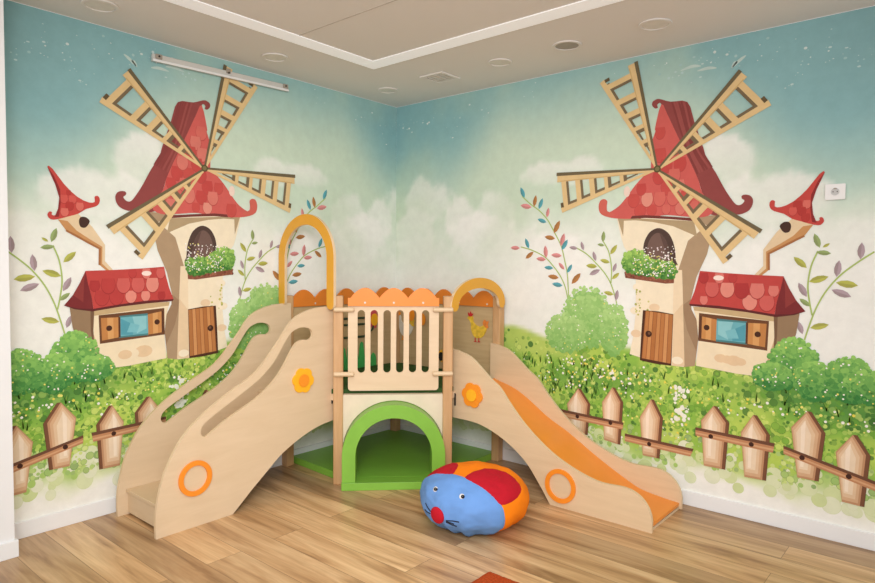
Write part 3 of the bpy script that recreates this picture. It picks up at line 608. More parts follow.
    P.done('painted_roof', ct)
    P = Paint(side); d = 5.2*MM
    allq = [DATA['shut_l'][0], DATA['shut_r'][1], DATA['shut_r'][2], DATA['shut_l'][3]]
    P.poly([(allq[0][0]-.012, allq[0][1]+.014), (allq[1][0]+.012, allq[1][1]+.012), (allq[2][0]+.012, allq[2][1]-.014), (allq[3][0]-.012, allq[3][1]-.012)], (110, 74, 52), d)
    P.poly(DATA['c_win'], (110, 176, 186), d + 1e-5)
    c = DATA['c_win']
    P.poly([bilinear(c, .05, .08), bilinear(c, .55, .05), bilinear(c, .4, .9), bilinear(c, .06, .7)], (142, 198, 204), d + 2e-5)
    P.poly([bilinear(c, .5, .45), bilinear(c, .95, .1), bilinear(c, .95, .9), bilinear(c, .55, .95)], (86, 156, 172), d + 3e-5)
    P.poly([bilinear(c, .3, .5), bilinear(c, .62, .35), bilinear(c, .75, .8), bilinear(c, .4, .85)], (122, 186, 196), d + 4e-5)
    P.stroke([c[0], c[1], c[2], c[3]], .012, (78, 130, 134), d + 5e-5)
    P.done('painted_window', ct)
    for nm, kk in (('shut_l', 0), ('shut_r', 1)):
        P = Paint(side); q = DATA[nm]; d = 5.3*MM
        for k in range(3):
            P.poly([bilinear(q, k/3, .03), bilinear(q, (k+1)/3, .03), bilinear(q, (k+1)/3, .97), bilinear(q, k/3, .97)], [(198, 140, 84), (214, 160, 102), (190, 130, 76)][k], d)
        P.stroke([lerp2(q[0], q[3], .02), lerp2(q[0], q[3], .98)], .012, (92, 60, 44), d + 1e-5); P.stroke([q[0], q[1]], .009, (112, 74, 50), d + 1.4e-5)
        kn = DATA['knobs'][kk]; P.disc(kn[0], kn[1], .017, (76, 48, 36), d + 2e-5, 12)
        P.done('painted_shutter', ct)

    # ---- crooked turret
    P = Paint(side); d = 4.1*MM
    P.poly(DATA['neck'], (226, 202, 166), d); P.poly(DATA['neck_dark'], (198, 146, 96), d + 2e-5)
    nk = DATA['neck_dark']
    P.stroke([nk[1], nk[2], nk[3], nk[4], nk[5]], [.01, .012, .012, .014, .012], (166, 112, 72), d + 4e-5)
    P.poly(DATA['hole'], (74, 52, 46), d + 5e-5, 3)
    tr = P.done('painted_turret', root)
    P = Paint(side); d = 4.25*MM
    P.poly(DATA['hat'], (196, 76, 70), d, 2)
    scales(P, DATA['hat'], d + 1e-5, .045, .045, [(214, 112, 100), (180, 64, 60), (206, 92, 84)], (160, 56, 54))
    P.poly(DATA['hat_dark'], (140, 52, 52), d + 8e-5)
    P.done('painted_roof', tr)

    # ---- fence: pairs of pickets nailed to short rails
    grp = [([0, 1], 0), ([2], 1), ([3, 4], 2), ([5, 6], 3)]
    extra = side == 'right'
    for pk, rl in grp:
        fr = None
        P = Paint(side); d = 5.78*MM
        r = DATA['rails'][rl]
        ra = [lerp2(r[0], r[3], -.25), lerp2(r[1], r[2], -.25), lerp2(r[1], r[2], 1.25), lerp2(r[0], r[3], 1.25)]; r = ra
        P.poly(r, (190, 136, 98), d); P.poly([r[0], r[1], lerp2(r[1], r[2], .35), lerp2(r[0], r[3], .35)], (112, 76, 58), d + 1e-5)
        P.poly([lerp2(r[0], r[3], .6), lerp2(r[1], r[2], .6), lerp2(r[1], r[2], .8), lerp2(r[0], r[3], .8)], (210, 164, 124), d + 1.5e-5)
        for k in pk:
            kn = DATA['railknobs'][k]; P.disc(kn[0], kn[1], .014, (70, 44, 36), d + 3e-5, 10)
        fr = P.done('painted_fence_rail', root)
        for k in pk:
            P = Paint(side); q = DATA['pickets'][k]; d = 5.5*MM
            P.poly([(a + .02, b) for a, b in q], (98, 66, 50), d)
            P.poly([(a + .018, b) for a, b in q[:3]] + [q[2], q[1], q[0]], (122, 82, 60), d + 4e-6)
            cx = sum(a for a, b in q)/5; cz = sum(b for a, b in q)/5
            for j, (sc, c) in enumerate(((1, (192, 146, 110)), (.88, (212, 174, 138)), (.7, (224, 194, 160)), (.5, (234, 212, 184)))):
                P.poly([(cx + (a-cx)*sc - .004*j, cz + (b-cz)*(sc + (1-sc)*.45)) for a, b in q], c, d + 1e-5*(j+1))
            P.poly([(cx - .028, cz + .1), (cx - .006, cz + .14), (cx - .01, cz - .12), (cx - .026, cz - .12)], (244, 226, 204), d + 6e-5)
            P.done('painted_picket', root)
    return root

def scales(P, poly, d, w, h, cols, line):
    u0 = min(q[0] for q in poly); u1 = max(q[0] for q in poly); z0 = min(q[1] for q in poly); z1 = max(q[1] for q in poly)
    row = 0; z = z1; k = 0
    while z > z0:
        u = u0 + (w/2 if row % 2 else 0)
        while u < u1:
            ww = w*.46; uu = u + rnd.uniform(-.008, .008)
            shape = [(uu-ww*.8, z), (uu+ww*.8, z)] + [(uu + ww*math.cos(-PI*k/10), z - h*.42 + h*.6*math.sin(-PI*k/10)) for k in range(11)]
            cz = z - h*.45
            for _ in range(3):
                if all(in_poly(q, poly) for q in shape): break
                shape = [(uu + (a-uu)*.84, cz + (b-cz)*.84) for a, b in shape]
            if all(in_poly(q, poly) for q in shape) and rnd.random() < .8:
                P.convex = True
                P.poly([(uu + (a-uu)*1.06, z - (z-b)*1.06) for a, b in shape], line, d + (k % 7)*3e-6)
                P.poly(shape, rnd.choice(cols), d + (k % 7)*3e-6 + 1.5e-6)
                P.convex = False; k += 1
            u += w
        z -= h*.8; row += 1

def Paint_tower(side):
    P = Paint(side); d = 4.2*MM
    P.poly(DATA['tower_side'], (174, 148, 118), d)
    ts = DATA['tower_side']
    P.poly([lerp2(ts[k], ts[-k+15 if k else 0], .35) for k in ()] or [ts[6], ts[7], ts[8], ts[9], lerp2(ts[9], ts[10], .5), lerp2(ts[8], ts[12], .5), lerp2(ts[6], ts[13], .5)], (156, 128, 100), d + 1e-5)
    P.poly(DATA['tower_front'], (240, 227, 200), d + 3e-5)
    P.poly(DATA['tower_edge'], (228, 202, 166), d + 5e-5)
    te = DATA['tower_edge']; P.poly([te[0], te[1], te[2], te[6]], (236, 216, 184), d + 6e-5)
    P.poly(DATA['under_eave'], (178, 156, 122), d + 7e-5)
    tf = DATA['tower_front']
    for k, (a, b) in enumerate(((.15, .2), (.5, .15), (.1, .5), (.12, .75), (.9, .85))):
        q = bilinear([tf[15], tf[7], tf[8], tf[11]], a, b); P.disc(q[0], q[1], .035, mixc((240, 227, 200), (226, 190, 150) if k % 2 else (244, 232, 208), .6), d + 8e-5 + k*4e-6, 12, .7)
    for k in range(26):
        q = bilinear([tf[14], tf[7], tf[8], tf[11]], rnd.choice([.06, .12, .3, .62])+rnd.uniform(-.03, .03), rnd.uniform(.0, .42))
        P.disc(q[0], q[1], rnd.uniform(.004, .009), rnd.choice([(190, 186, 96), (168, 172, 90), (206, 200, 130)]), d + 1.1e-4 + k*2e-6, 7)
    return P.bm

build_mural('left', 'storybook windmill and cottage mural on the wall left of the room corner')
build_mural('right', 'storybook windmill and cottage mural on the wall right of the room corner')

# ------------------------------------------------------------------ play set
ps = empty('play_structure', (0.6, -0.6, 0), 'birch plywood indoor play house with stairs, orange slide, slatted gate and scalloped orange crests', 'play structure')
R2 = math.sqrt(.5)
def CH(s, z, n):       # front cut-off corner: s along the gate, n out of the corner
    return ((s + n)*R2, (s - n)*R2, z)

def post(cx, cy, top, diag):
    h = .032
    if diag:
        s0, n0 = (cx+cy)*R2, (cx-cy)*R2
        bm = bm_plate([(s0-h, n0-h), (s0+h, n0-h), (s0+h, n0+h), (s0-h, n0+h)], [], 0.0, top, lambda a, b, t: CH(a, t, b))
    else:
        bm = bm_box(cx-h, cy-h, 0, cx+h, cy+h, top)
    return link('post', bm, M_post, ps, bevel=.006)
post(.610, -1.172, 1.255, True); post(1.128, -.664, 1.255, True)
post(.041, -1.160, 1.235, False); post(1.112, -.050, 1.235, False); post(.066, -.066, 1.15, False)

# deck: board, dark green carpet on it
deck = [(.04, -.04), (1.115, -.04), (1.115, -.62), (1.09, -.665), (.61, -1.145), (.57, -1.19), (.04, -1.19)]
pf = link('platform', bm_plate(deck, [], .555, .598, lambda a, b, t: (a, b, t)), M_birch, ps)
link('carpet', bm_plate([(.045, -.045), (1.10, -.045), (1.10, -.62), (1.085, -.66), (.615, -1.13), (.57, -1.185), (.045, -1.185)], [], .599, .629, lambda a, b, t: (a, b, t)), M_green_deck, pf, bevel=.004)

# pale board under the deck with the tunnel opening
op = [(-.368, .05), (-.368, .21)] + [(-.03 + .338*math.cos(PI - PI*k/24), .22 + .338*math.sin(PI - PI*k/24)) for k in range(25)] + [(.308, .05)]
front_out = [(-.374, .05)] + op[0:1] + op[2:] + [(.314, .05), (.314, .598), (-.374, .598)]
link('front_board', bm_plate(front_out, [], 1.262, 1.28, lambda a, b, t: CH(a, b, t)), M_white_ply, ps, bevel=.002)

# stairs: two curved sides with hand slots, treads and risers
so = DATA['stair_out']; seg1 = catmull(so[1:25], 4); seg2 = catmull(so[25:32], 5)
S_out = [(-2.383, 0.0)] + seg1 + seg2 + [(-1.928, 0.0)]
S_slot = catmull(DATA['stair_slot'], 3, True)
def side_panel(x0, x1):
    return link('stair_side', bm_plate(S_out, [S_slot], x0, x1, lambda a, b, t: (t, a, b)), [M_birch, M_edge], ps, bevel=.004)
near = side_panel(.535, .555); far = side_panel(.074, .094)
for k in range(4):
    y0 = (-2.325, -1.985, -1.70, -1.43)[k]; zt = .15*(k+1)
    y1 = (-1.965, -1.68, -1.41, -1.205)[k]
    st = link('tread', bm_box(.0945, y0 - .012, zt - .02, .5345, y1, zt), M_birch_h, ps, bevel=.003)
    link('riser', bm_box(.0945, y0, zt - .15 + (.012 if k == 0 else 0.0005), .5345, y0 + .016, zt - .0205), M_birch, ps)
def ring(cy, cz, r1, r0, fn, parent, t0, t1):
    return link('ring', bm_plate(circle(cy, cz, r1, 48), [circle(cy, cz, r0, 48)], t0, t1, fn), M_orange_ring, parent, bevel=.004)
def flower(cy, cz, r, fn, parent, t0, mp, mc):
    pts = []
    for k in range(72):
        a = 2*PI*k/72; pts.append((cy + r*(.80 + .2*abs(math.cos(3*a + .4))**.6 - .0)*math.cos(a), cz + r*(.80 + .2*abs(math.cos(3*a + .4))**.6)*math.sin(a)))
    sgn = 1 if t0 >= 0 else -1
    link('flower', bm_plate(pts, [], t0, t0 + sgn*.012, fn), mp, parent, bevel=.003)
    link('flower_centre', bm_plate(circle(cy, cz, r*.48, 28), [], t0 + sgn*.0125, t0 + sgn*.02, fn), mc, parent, bevel=.003)
sr = DATA['stair_ring'][0]; sf = DATA['stair_flower'][0]
fx = lambda a, b, t: (t, a, b)
ring(sr[0], sr[1], .098, .071, fx, near, .5555, .567)
flower(sf[0], sf[1] - .004, .083, fx, near, .5555, M_yellow, M_flower_o)
lt = link('latch', bm_box(.5555, -1.188, .53, .560, -1.176, .60), M_dark, near, bevel=.004); tag(lt, 'dark slotted joint plate')

# slide: two curved sides, orange bed between them
sl = DATA['slide_out']
top = catmull([(1.08, .886)] + sl[0:16], 5); bot = catmull(sl[18:25] + [(1.08, .416)], 5)
L_out = top + [(2.505, 0.0), (1.868, 0.0)] + bot
fy = lambda a, b, t: (a, t, b)
nears = link('slide_side', bm_plate(L_out, [], -.545, -.565, fy), [M_birch_h, M_edge], ps, bevel=.004)
rt = DATA['slide_rear_top']
fars = link('slide_side', bm_plate(L_out, [], -.085, -.105, fy), [M_birch_h, M_edge], ps, bevel=.004)
surf = catmull([(1.12, .628)] + DATA['slide_surf'][:-1] + [(2.49, .036)], 6)
under = [(a, b - .018) for a, b in reversed(surf)]
link('slide_bed', bm_plate(surf + under, [], -.1055, -.5445, fy), M_orange_slide, ps, bevel=.002)
link('slide_end_bar', bm_box(2.47, -.5445, 0.0, 2.492, -.1055, .012), M_birch, ps)
lr = DATA['slide_ring'][0]; lf = DATA['slide_flower'][0]
ring(lr[0], lr[1] + .004, .103, .076, fy, nears, -.5655, -.577)
flower(lf[0], lf[1], .085, fy, nears, -.5655, M_flower_o, M_yellow)
for y in (-.40, -.405):
    pass
lt = link('latch', bm_box(1.112, -.571, .50, 1.126, -.5655, .585), M_dark, nears, bevel=.004); tag(lt, 'dark slotted joint plate')

# slatted gate
slots = []
for k in range(6):
    c = -.2465 + .0848*k; w = .0245
    slots.append([(c + w*math.cos(PI*j/10), 1.138 + w*math.sin(PI*j/10)) for j in range(11)] + [(c + w*math.cos(PI + PI*j/10), .770 + w*math.sin(PI + PI*j/10)) for j in range(11)])
def rrect(a0, b0, a1, b1, r):
    o = []
    for cx, cy, s in ((a1-r, b1-r, 0), (a0+r, b1-r, PI/2), (a0+r, b0+r, PI), (a1-r, b0+r, 1.5*PI)):
        o += [(cx + r*math.cos(s + PI/2*k/6), cy + r*math.sin(s + PI/2*k/6)) for k in range(7)]
    return o
gate = link('gate', bm_plate(rrect(-.333, .627, .266, 1.215, .022), slots, 1.268, 1.288, lambda a, b, t: CH(a, b, t)), [M_birch, M_edge], ps, bevel=.004)
def crest_outline(a0, a1, n, zb, zv, zt):
    """wavy top: n bumps between flat shoulders"""
    o = [(a0, zb), (a1, zb), (a1, zv)]
    per = (a1 - a0)/n; N = n*16
    for k in range(N+1):
        a = a1 - (a1-a0)*k/N; ph = (a - a0)/per
        o.append((a, zv + .002 + (zt-zv)*(.5 - .5*math.cos(2*PI*ph))**.44))
    o.append((a0, zv))
    return o
def crest(a0, a1, n, zb, zv, zt, t0, t1, fn, m, parent):
    return link('scalloped_crest', bm_plate(crest_outline(a0, a1, n, zb, zv, zt), [], t0, t1, fn), m, parent, bevel=.004)
fc = lambda a, b, t: CH(a, b, t)
PERI = .1885
wave = []
for k in range(73):
    x = 1.5*PERI - 3*PERI*k/72
    wave.append((-.0335 + x, 1.243 + .066*(.5 + .5*math.cos(2*PI*x/PERI))**.44))
cr = link('scalloped_crest', bm_plate([(-.333, 1.189), (.266, 1.189), (.266, 1.243)] + wave + [(-.333, 1.243)], [], 1.2885, 1.304, fc), M_orange, gate, bevel=.003)
for s in (-.222, -.0335, .16):
    c = bm_tube([CH(s, 1.212, 1.304), CH(s, 1.212, 1.307)], .007, 12)
    link('screw', c, M_screw, gate)
for s0, s1, z in ((-.425, -.292, 1.166), (-.425, -.292, .741), (.225, .36, 1.166), (.225, .36, .741)):
    d = bm_tube([CH(s0, z, 1.309), CH(s0 + .006, z, 1.309), CH(s1 - .006, z, 1.309), CH(s1, z, 1.309)], [.010, .0155, .0155, .010], 14)
    link('dowel', d, M_birch_h, ps, smooth=False)

# back boards along the two walls with crests
lb = link('back_board', bm_box(.034, -1.135, .63, .052, -.10, 1.175), M_panel, ps)
rb = link('back_board', bm_box(.10, -.052, .63, 1.08, -.034, 1.175), M_panel, ps)
M_orange_back = mat_plain('orange_lacquer_shaded', (222, 128, 44), 0.5, 0.3, vary=0.02)  # crest orange again, darkened so the back crests carry their shade in the colour
crest(-1.135, -.10, 5, 1.15, 1.205, 1.272, .0525, .068, fx, M_orange_back, lb)
crest(.10, 1.08, 5, 1.15, 1.205, 1.268, -.068, -.0525, fy, M_orange_back, rb)
for y in (-.93, -.72, -.31): link('screw', bm_tube([(.068, y, 1.17), (.071, y, 1.17)], .007, 10), M_screw, lb)
for x in (.4, .75, 1.02): link('screw', bm_tube([(x, -.068, 1.17), (x, -.071, 1.17)], .007, 10), M_screw, rb)

# toy cut-outs on the left board: green rails, pink flower, grass
M_rail = mat_plain('dark_green_lacquer', (44, 66, 40), 0.5)
M_pink = mat_plain('pink_lacquer', (206, 84, 92), 0.5); M_grass = mat_plain('grass_green_lacquer', (70, 176, 92), 0.5)
M_wht = mat_plain('white_lacquer', (226, 222, 208), 0.5); M_hen = mat_plain('hen_yellow', (222, 184, 60), 0.5, vary=.25, scale=30)
M_red = mat_plain('red_lacquer', (196, 44, 44), 0.5); M_hor = mat_plain('hen_orange', (224, 132, 60), 0.5, vary=.15, scale=30)
for z in (1.035, .985, .885):
    link('ornament_rail', bm_tube([(.056, -.86, z + .01), (.056, -.62, z), (.056, -.42, z - .004)], .009, 8), M_rail, lb)
link('ornament_rail', bm_tube([(.056, -.42, .883), (.056, -.33, .93), (.056, -.315, .99)], .008, 8), M_rail, lb)
pts = [( -.335 + .07*math.cos(a)*(1 + .18*math.cos(6*a)), 1.025 + .082*math.sin(a)*(1 + .18*math.cos(6*a))) for a in [2*PI*k/60 for k in range(60)]]
link('ornament_flower', bm_plate(pts, [], .0525, .060, fx), M_pink, lb)
link('ornament_flower_centre', bm_plate([(-.315 + .04*math.cos(2*PI*k/20), 1.01 + .05*math.sin(2*PI*k/20)) for k in range(20)], [], .0605, .066, fx), M_yellow, lb)
gp = [(-1.12, .632)]
a = -1.12
hs = [.74, .78, .73, .80, .76, .82, .75, .81, .83, .77, .84, .82, .74]
for i, hh in enumerate(hs):
    w = .064
    gp += [(a + w*.1, .67 + (hh-.67)*.6), (a + w*.25, hh - .012), (a + w*.48, hh), (a + w*.7, hh - .012), (a + w*.85, .70 + (hh-.7)*.4), (a + w*.97, .69)]; a += w
gp += [(a, .632)]
gp = [gp[0]] + [gp[-1]] + list(reversed(gp[1:-1]))
link('grass_cutout', bm_plate(gp, [], .0525, .060, fx), M_grass, lb)

# hens and bee on the right board
def hen(cx, cz, s, body, tail, comb, flip=1):
    """cut-out bird seen from the side, beak to the left when flip = 1"""
    def F(a, b): return (cx + a*s*flip, cz + b*s)
    body_o = [F(a, b) for a, b in catmull([(-.92, .62), (-.78, .80), (-.58, .84), (-.42, .70), (-.38, .40), (-.10, .18), (.28, .10), (.62, .30), (.80, .22), (.72, -.20), (.42, -.62), (.0, -.74), (-.34, -.60), (-.56, -.2), (-.60, .25), (-.74, .50)], 4, True)]
    link('hen_cutout', bm_plate(body_o, [], -.0525, -.060, fy), body, rb)
    link('hen_tail', bm_plate([F(a, b) for a, b in catmull([(.48, .34), (.62, .62), (.78, .5), (.98, .52), (.90, .28), (.96, .08), (.74, .06)], 4, True)], [], -.0605, -.064, fy), tail, rb)
    link('hen_comb', bm_plate([F(a, b) for a, b in catmull([(-.78, .80), (-.84, 1.06), (-.70, .98), (-.60, 1.14), (-.52, .98), (-.38, 1.0), (-.50, .78)], 3, True)], [], -.0605, -.064, fy), comb, rb)
    for a in (-.18, .14):
        link('hen_leg', bm_plate([F(a - .03, -.70), F(a + .03, -.70), F(a + .04, -.92), F(a + .16, -1.0), F(a - .14, -1.02), F(a - .03, -.92)], [], -.0605, -.063, fy), comb, rb)
hen(.925, .985, .108, M_hen, M_hor, M_red)
hen(.165, .945, .115, M_wht, M_hen, M_flower_o)
for x, z in ((.245, 1.045), (.365, 1.015)):
    link('ornament_disc', bm_plate([(x + .036*math.cos(2*PI*k/20), z + .05*math.sin(2*PI*k/20)) for k in range(20)], [], -.0645, -.068, fy), M_flower_o, rb)
bx = .60
link('bee_cutout', bm_plate([(bx + .07*math.cos(2*PI*k/24), .735 + .055*math.sin(2*PI*k/24)) for k in range(24)], [], -.0525, -.060, fy), M_yellow, rb)
link('bee_spot', bm_plate([(bx - .035 + .024*math.cos(2*PI*k/20), .73 + .036*math.sin(2*PI*k/20)) for k in range(20)], [], -.0605, -.064, fy), M_dark, rb)

# mustard entrance arches
def arch(pts_out, pts_in, fn, t0, t1):
    return link('entrance_arch', bm_plate(pts_out + list(reversed(pts_in)), [], t0, t1, fn), [M_mustard], ps, bevel=.004)
c0, r1, r0, zc = .333, .298, .226, 1.502
ends = lambda c, s, z: [(c + s*.035*math.cos(PI + PI*k/8) , z + .035*math.sin(PI + PI*k/8)) for k in range(1, 8)]
po = [(c0 - r1, 1.20)] + [(c0 + r1*math.cos(PI - PI*k/32), zc + r1*math.sin(PI - PI*k/32)) for k in range(33)] + [(c0 + r1, 1.20)]
pi_ = [(c0 - r0, 1.20)] + [(c0 + r0*math.cos(PI - PI*k/32), zc + r0*math.sin(PI - PI*k/32)) for k in range(33)] + [(c0 + r0, 1.20)]
rcap = [(c0 + (r1+r0)/2 + .036*math.cos(-PI*k/8), 1.20 + .036*math.sin(-PI*k/8)) for k in range(1, 8)]
lcap = [(c0 - (r1+r0)/2 + .036*math.cos(-PI*k/8), 1.20 + .036*math.sin(-PI*k/8)) for k in range(1, 8)]
outl = po + rcap + list(reversed(pi_)) + lcap
link('entrance_arch', bm_plate(outl, [], -1.232, -1.210, lambda a, b, t: (a, t, b)), [M_mustard, M_edge], ps, bevel=.004)
# low arch over the slide
c1, zb = -.366, 1.20
def low(r_a, r_b, z0): return [(c1 + r_a*math.cos(PI*(.0 + 1.0*k/28)), z0 + r_b*math.sin(PI*k/28)) for k in range(29)]
o_out = low(.312, .185, 1.19); o_in = low(.235, .112, 1.19)
capL = [(c1 - .2735 + .0385*math.cos(PI + PI*k/8), 1.19 + .0385*math.sin(PI + PI*k/8)) for k in range(1, 8)]
capR = [(c1 + .2735 + .0385*math.cos(PI + PI*k/8), 1.19 + .0385*math.sin(PI + PI*k/8)) for k in range(1, 8)]
link('entrance_arch', bm_plate(o_out + capL + list(reversed(o_in)) + capR, [], 1.150, 1.172, lambda a, b, t: (t, a, b)), [M_mustard, M_edge], ps, bevel=.004)

# ------------------------------------------------------------------ soft tunnel and den mat
tn = empty('foam_tunnel', CH(-.03, 0, 1.35), 'bright green padded vinyl arch standing on its mat under the gate', 'play tunnel')
ca = -.03; zc = .22
o = [(ca - .335, .051)] + [(ca + .335*math.cos(PI - PI*k/36), zc + .335*math.sin(PI - PI*k/36)) for k in range(37)] + [(ca + .335, .051)]
i_ = [(ca - .248, .051)] + [(ca + .248*math.cos(PI - PI*k/36), zc + .248*math.sin(PI - PI*k/36)) for k in range(37)] + [(ca + .248, .051)]
link('arch', bm_plate(o + list(reversed(i_)), [], 1.205, 1.405, fc), M_green, tn, bevel=.012)
link('base_mat', bm_plate([(ca - .338, 1.297), (ca + .345, 1.297), (ca + .345, 1.412), (ca - .338, 1.412)], [], .001, .05, lambda a, b, t: CH(a, t, b)), M_green, tn, bevel=.003)
M_lab = mat_plain('blue_label', (44, 84, 150), .5)
lbm = bm_plate([(1.33, .165), (1.36, .165), (1.36, .20), (1.33, .20)], [], ca - .3352, ca - .338, lambda a, b, t: CH(t, b, a))
tag(link('sewn_label', lbm, M_lab, tn), 'small blue sewn label')
dm = bm_plate([(.10, -.02), (1.078, -.02), (1.078, -.675), CH(.29, 0, 1.22)[:2], CH(.29, 0, 1.296)[:2], CH(-.36, 0, 1.296)[:2], CH(-.36, 0, 1.22)[:2], (.575, -1.14), (.018, -1.105), (.018, -.1), (.10, -.1)], [], .001, .05, lambda a, b, t: (a, b, t))
md = link('den_mat', dm, M_green, None, bevel=.003, origin=(.5, -.5, 0)); tag(md, 'dark green vinyl mat lying on the floor beneath the play house deck', 'mat')

# ------------------------------------------------------------------ mouse bean bag
cam_dir = Vector((-.594, .805, 0)).normalized(); Rv = Vector((.805, .594, 0)); Fv = cam_dir; Zv = Vector((0, 0, 1))
BC = Vector((1.695, -1.10, .162)); AX, AZ = .303, .168
def bag(d, off=0.0):
    """d = unit direction in (right, away, up) of the bag"""
    d = d.normalized()
    e = 0.93
    x, y, z = d
    zz = math.copysign(abs(z)**.86, z)
    P = Rv*(x*AX) + Fv*(y*AX) + Zv*(zz*AZ)
    if zz < -.55: pass
    a = math.atan2(y, x)
    crease = .008*math.sin(11*a + 2*math.sin(3*a))*max(0, -z + .25) + .008*noise.noise(d*3.1) + .004*noise.noise(d*9.0)
    n = (Rv*x + Fv*y + Zv*z).normalized()
    P = BC + P + n*(crease + off)
    if P.z < .004 + max(0, off): P.z = .004 + max(0, off)*.5
    return P
mb = empty('beanbag_mouse', (BC.x, BC.y, 0), 'round mouse bean bag with blue face, red ears and orange body on the floor', 'bean bag')
def fab(name, rgb): return mat_plain(name, rgb, .85, .15, vary=.05, bump=.25, bscale=260)
M_bo, M_bb, M_br = fab('orange_cotton', (246, 132, 20)), fab('blue_cotton', (106, 150, 212)), fab('red_cotton', (184, 26, 42))
def basis(ax):
    ax = Vector(ax).normalized(); u = ax.cross(Vector((0, 0, 1)))
    if u.length < .05: u = Vector((1, 0, 0))
    u.normalize(); return ax, u, u.cross(ax)
def cap_bm(ax, ang, off, rings=14, seg=56, ru=1.0, rv=1.0, skirt=True, wob=0.0):
    ax, u, v = basis(ax); bm = bmesh.new(); R_ = []
    c = bm.verts.new(bag(ax, off))
    for i in range(1, rings+1):
        row = []
        for k in range(seg):
            p = 2*PI*k/seg; t = ang*i/rings
            d = ax*math.cos(t) + (u*math.cos(p)*ru + v*math.sin(p)*rv).normalized()*math.sin(t*math.hypot(math.cos(p)*ru, math.sin(p)*rv)) if (ru != 1 or rv != 1) else ax*math.cos(t) + (u*math.cos(p) + v*math.sin(p))*math.sin(t)
            row.append(bm.verts.new(bag(d, off if i < rings else max(.0005, off*.2))))
        R_.append(row)
    for k in range(seg): bm.faces.new([c, R_[0][k], R_[0][(k+1) % seg]])
    for i in range(rings-1):
        for k in range(seg): bm.faces.new([R_[i][k], R_[i+1][k], R_[i+1][(k+1) % seg], R_[i][(k+1) % seg]])
    return bm
bm = bmesh.new(); bmesh.ops.create_uvsphere(bm, u_segments=72, v_segments=40, radius=1.0)
for v in bm.verts: v.co = bag(v.co.copy(), 0)
link('body', bm, M_bo, mb, smooth=True)
FA = (-.60, -.79, -.14)
face = link('face', cap_bm(FA, math.radians(68), .007, 26, 80), M_bb, mb, smooth=True)
link('ear', cap_bm((-.80, .04, .54), math.radians(37), .005, 12, 40), M_br, mb, smooth=True)
link('ear', cap_bm((.36, -.58, .72), math.radians(33), .005, 12, 40), M_br, mb, smooth=True)
def lump(name, d, r, flat, m, parent, off=.007):
    d = Vector(d).normalized(); p = bag(d, off); n = (bag(d, off + .02) - p).normalized()
    bm = bmesh.new(); bmesh.ops.create_uvsphere(bm, u_segments=20, v_segments=12, radius=1)
    q = n.to_track_quat('Z', 'Y').to_matrix()
    for v in bm.verts: v.co = p + q @ Vector((v.co.x*r, v.co.y*r, v.co.z*flat))
    return link(name, bm, m, parent, smooth=True)
M_eyew = mat_plain('eye_white', (232, 232, 232), .25); M_pupil = mat_plain('pupil_black', (18, 18, 22), .15, .5)
for d in ((-.655, -.54, .45), (-.205, -.82, .44)):
    lump('eye', d, .0150, .010, M_eyew, mb)
    lump('pupil', Vector(d) + Vector((.012, -.006, 0)), .0115, .0135, M_pupil, mb)
lump('nose', (-.62, -.76, -.10), .046, .02, M_br, mb)
M_thread = mat_plain('dark_thread', (24, 26, 40), .8)
for pts in (((-.47, -.86, -.17), (-.36, -.92, -.15), (-.25, -.95, -.13)), ((-.47, -.85, -.22), (-.38, -.89, -.28), (-.30, -.91, -.33)), ((-.75, -.63, -.09), (-.81, -.57, -.03), (-.85, -.52, .03)), ((-.76, -.62, -.16), (-.82, -.55, -.15), (-.86, -.49, -.13)), ((-.47, -.86, -.19), (-.40, -.89, -.22), (-.34, -.91, -.24))):
    link('whisker', bm_tube([bag(Vector(q), .009) for q in pts], .0028, 6), M_thread, mb)

# ------------------------------------------------------------------ rug
bm = bmesh.new(); NX, NY = 90, 90; g = []
for i in range(NX+1):
    row = []
    for j in range(NY+1):
        x = 2.092 + 1.3*i/NX; y = -1.512 - 1.5*j/NY
        edge = min(i, j, NX-i, NY-j)
        row.append(bm.verts.new((x + .004*noise.noise(Vector((y*60, 3, 1))), y + .004*noise.noise(Vector((x*60, 1, 5))), (.004 if edge == 0 else .016) + .004*noise.noise(Vector((x*90, y*90, 0))))))
    g.append(row)
for i in range(NX):
    for j in range(NY): bm.faces.new([g[i][j], g[i+1][j], g[i+1][j+1], g[i][j+1]])
M_rug = mat_plain('rust_pile', (176, 74, 36), .95, .05, vary=.3, scale=120, bump=.8, bscale=400)
tag(link('rug', bm, M_rug, None, smooth=True, origin=(2.7, -2.2, 0)), 'rust orange pile rug with only its corner in the bottom edge of the photo', 'rug')

# ------------------------------------------------------------------ wall socket, lamp rail
sk = empty('wall_socket', (3.233, 0, 1.83), 'white square power socket on the mural beside the red turret roof', 'socket')
sc = (3.233, 1.865)
link('plate', bm_plate(rrect(sc[0]-.046, sc[1]-.041, sc[0]+.046, sc[1]+.041, .005), [], -.0085, -.018, fy), M_plastic, sk, bevel=.002)
M_rec = mat_plain('socket_recess', (196, 196, 196), .5)
link('recess', bm_plate(circle(sc[0], sc[1], .021, 32), [], -.0182, -.0188, fy), M_rec, sk)
link('rim', bm_plate(circle(sc[0], sc[1], .0225, 32), [circle(sc[0], sc[1], .0195, 32)], -.0182, -.021, fy), M_plastic, sk)
for s in (-1, 1): link('pin_hole', bm_plate(circle(sc[0] + s*.0095, sc[1], .003, 12), [], -.0189, -.0194, fy), M_dark, sk)
link('earth_clip', bm_plate([(sc[0]-.008, sc[1]+.014), (sc[0]+.008, sc[1]+.014), (sc[0]+.006, sc[1]+.020), (sc[0]-.006, sc[1]+.020)], [], -.0189, -.022, fy), M_greylens, sk)

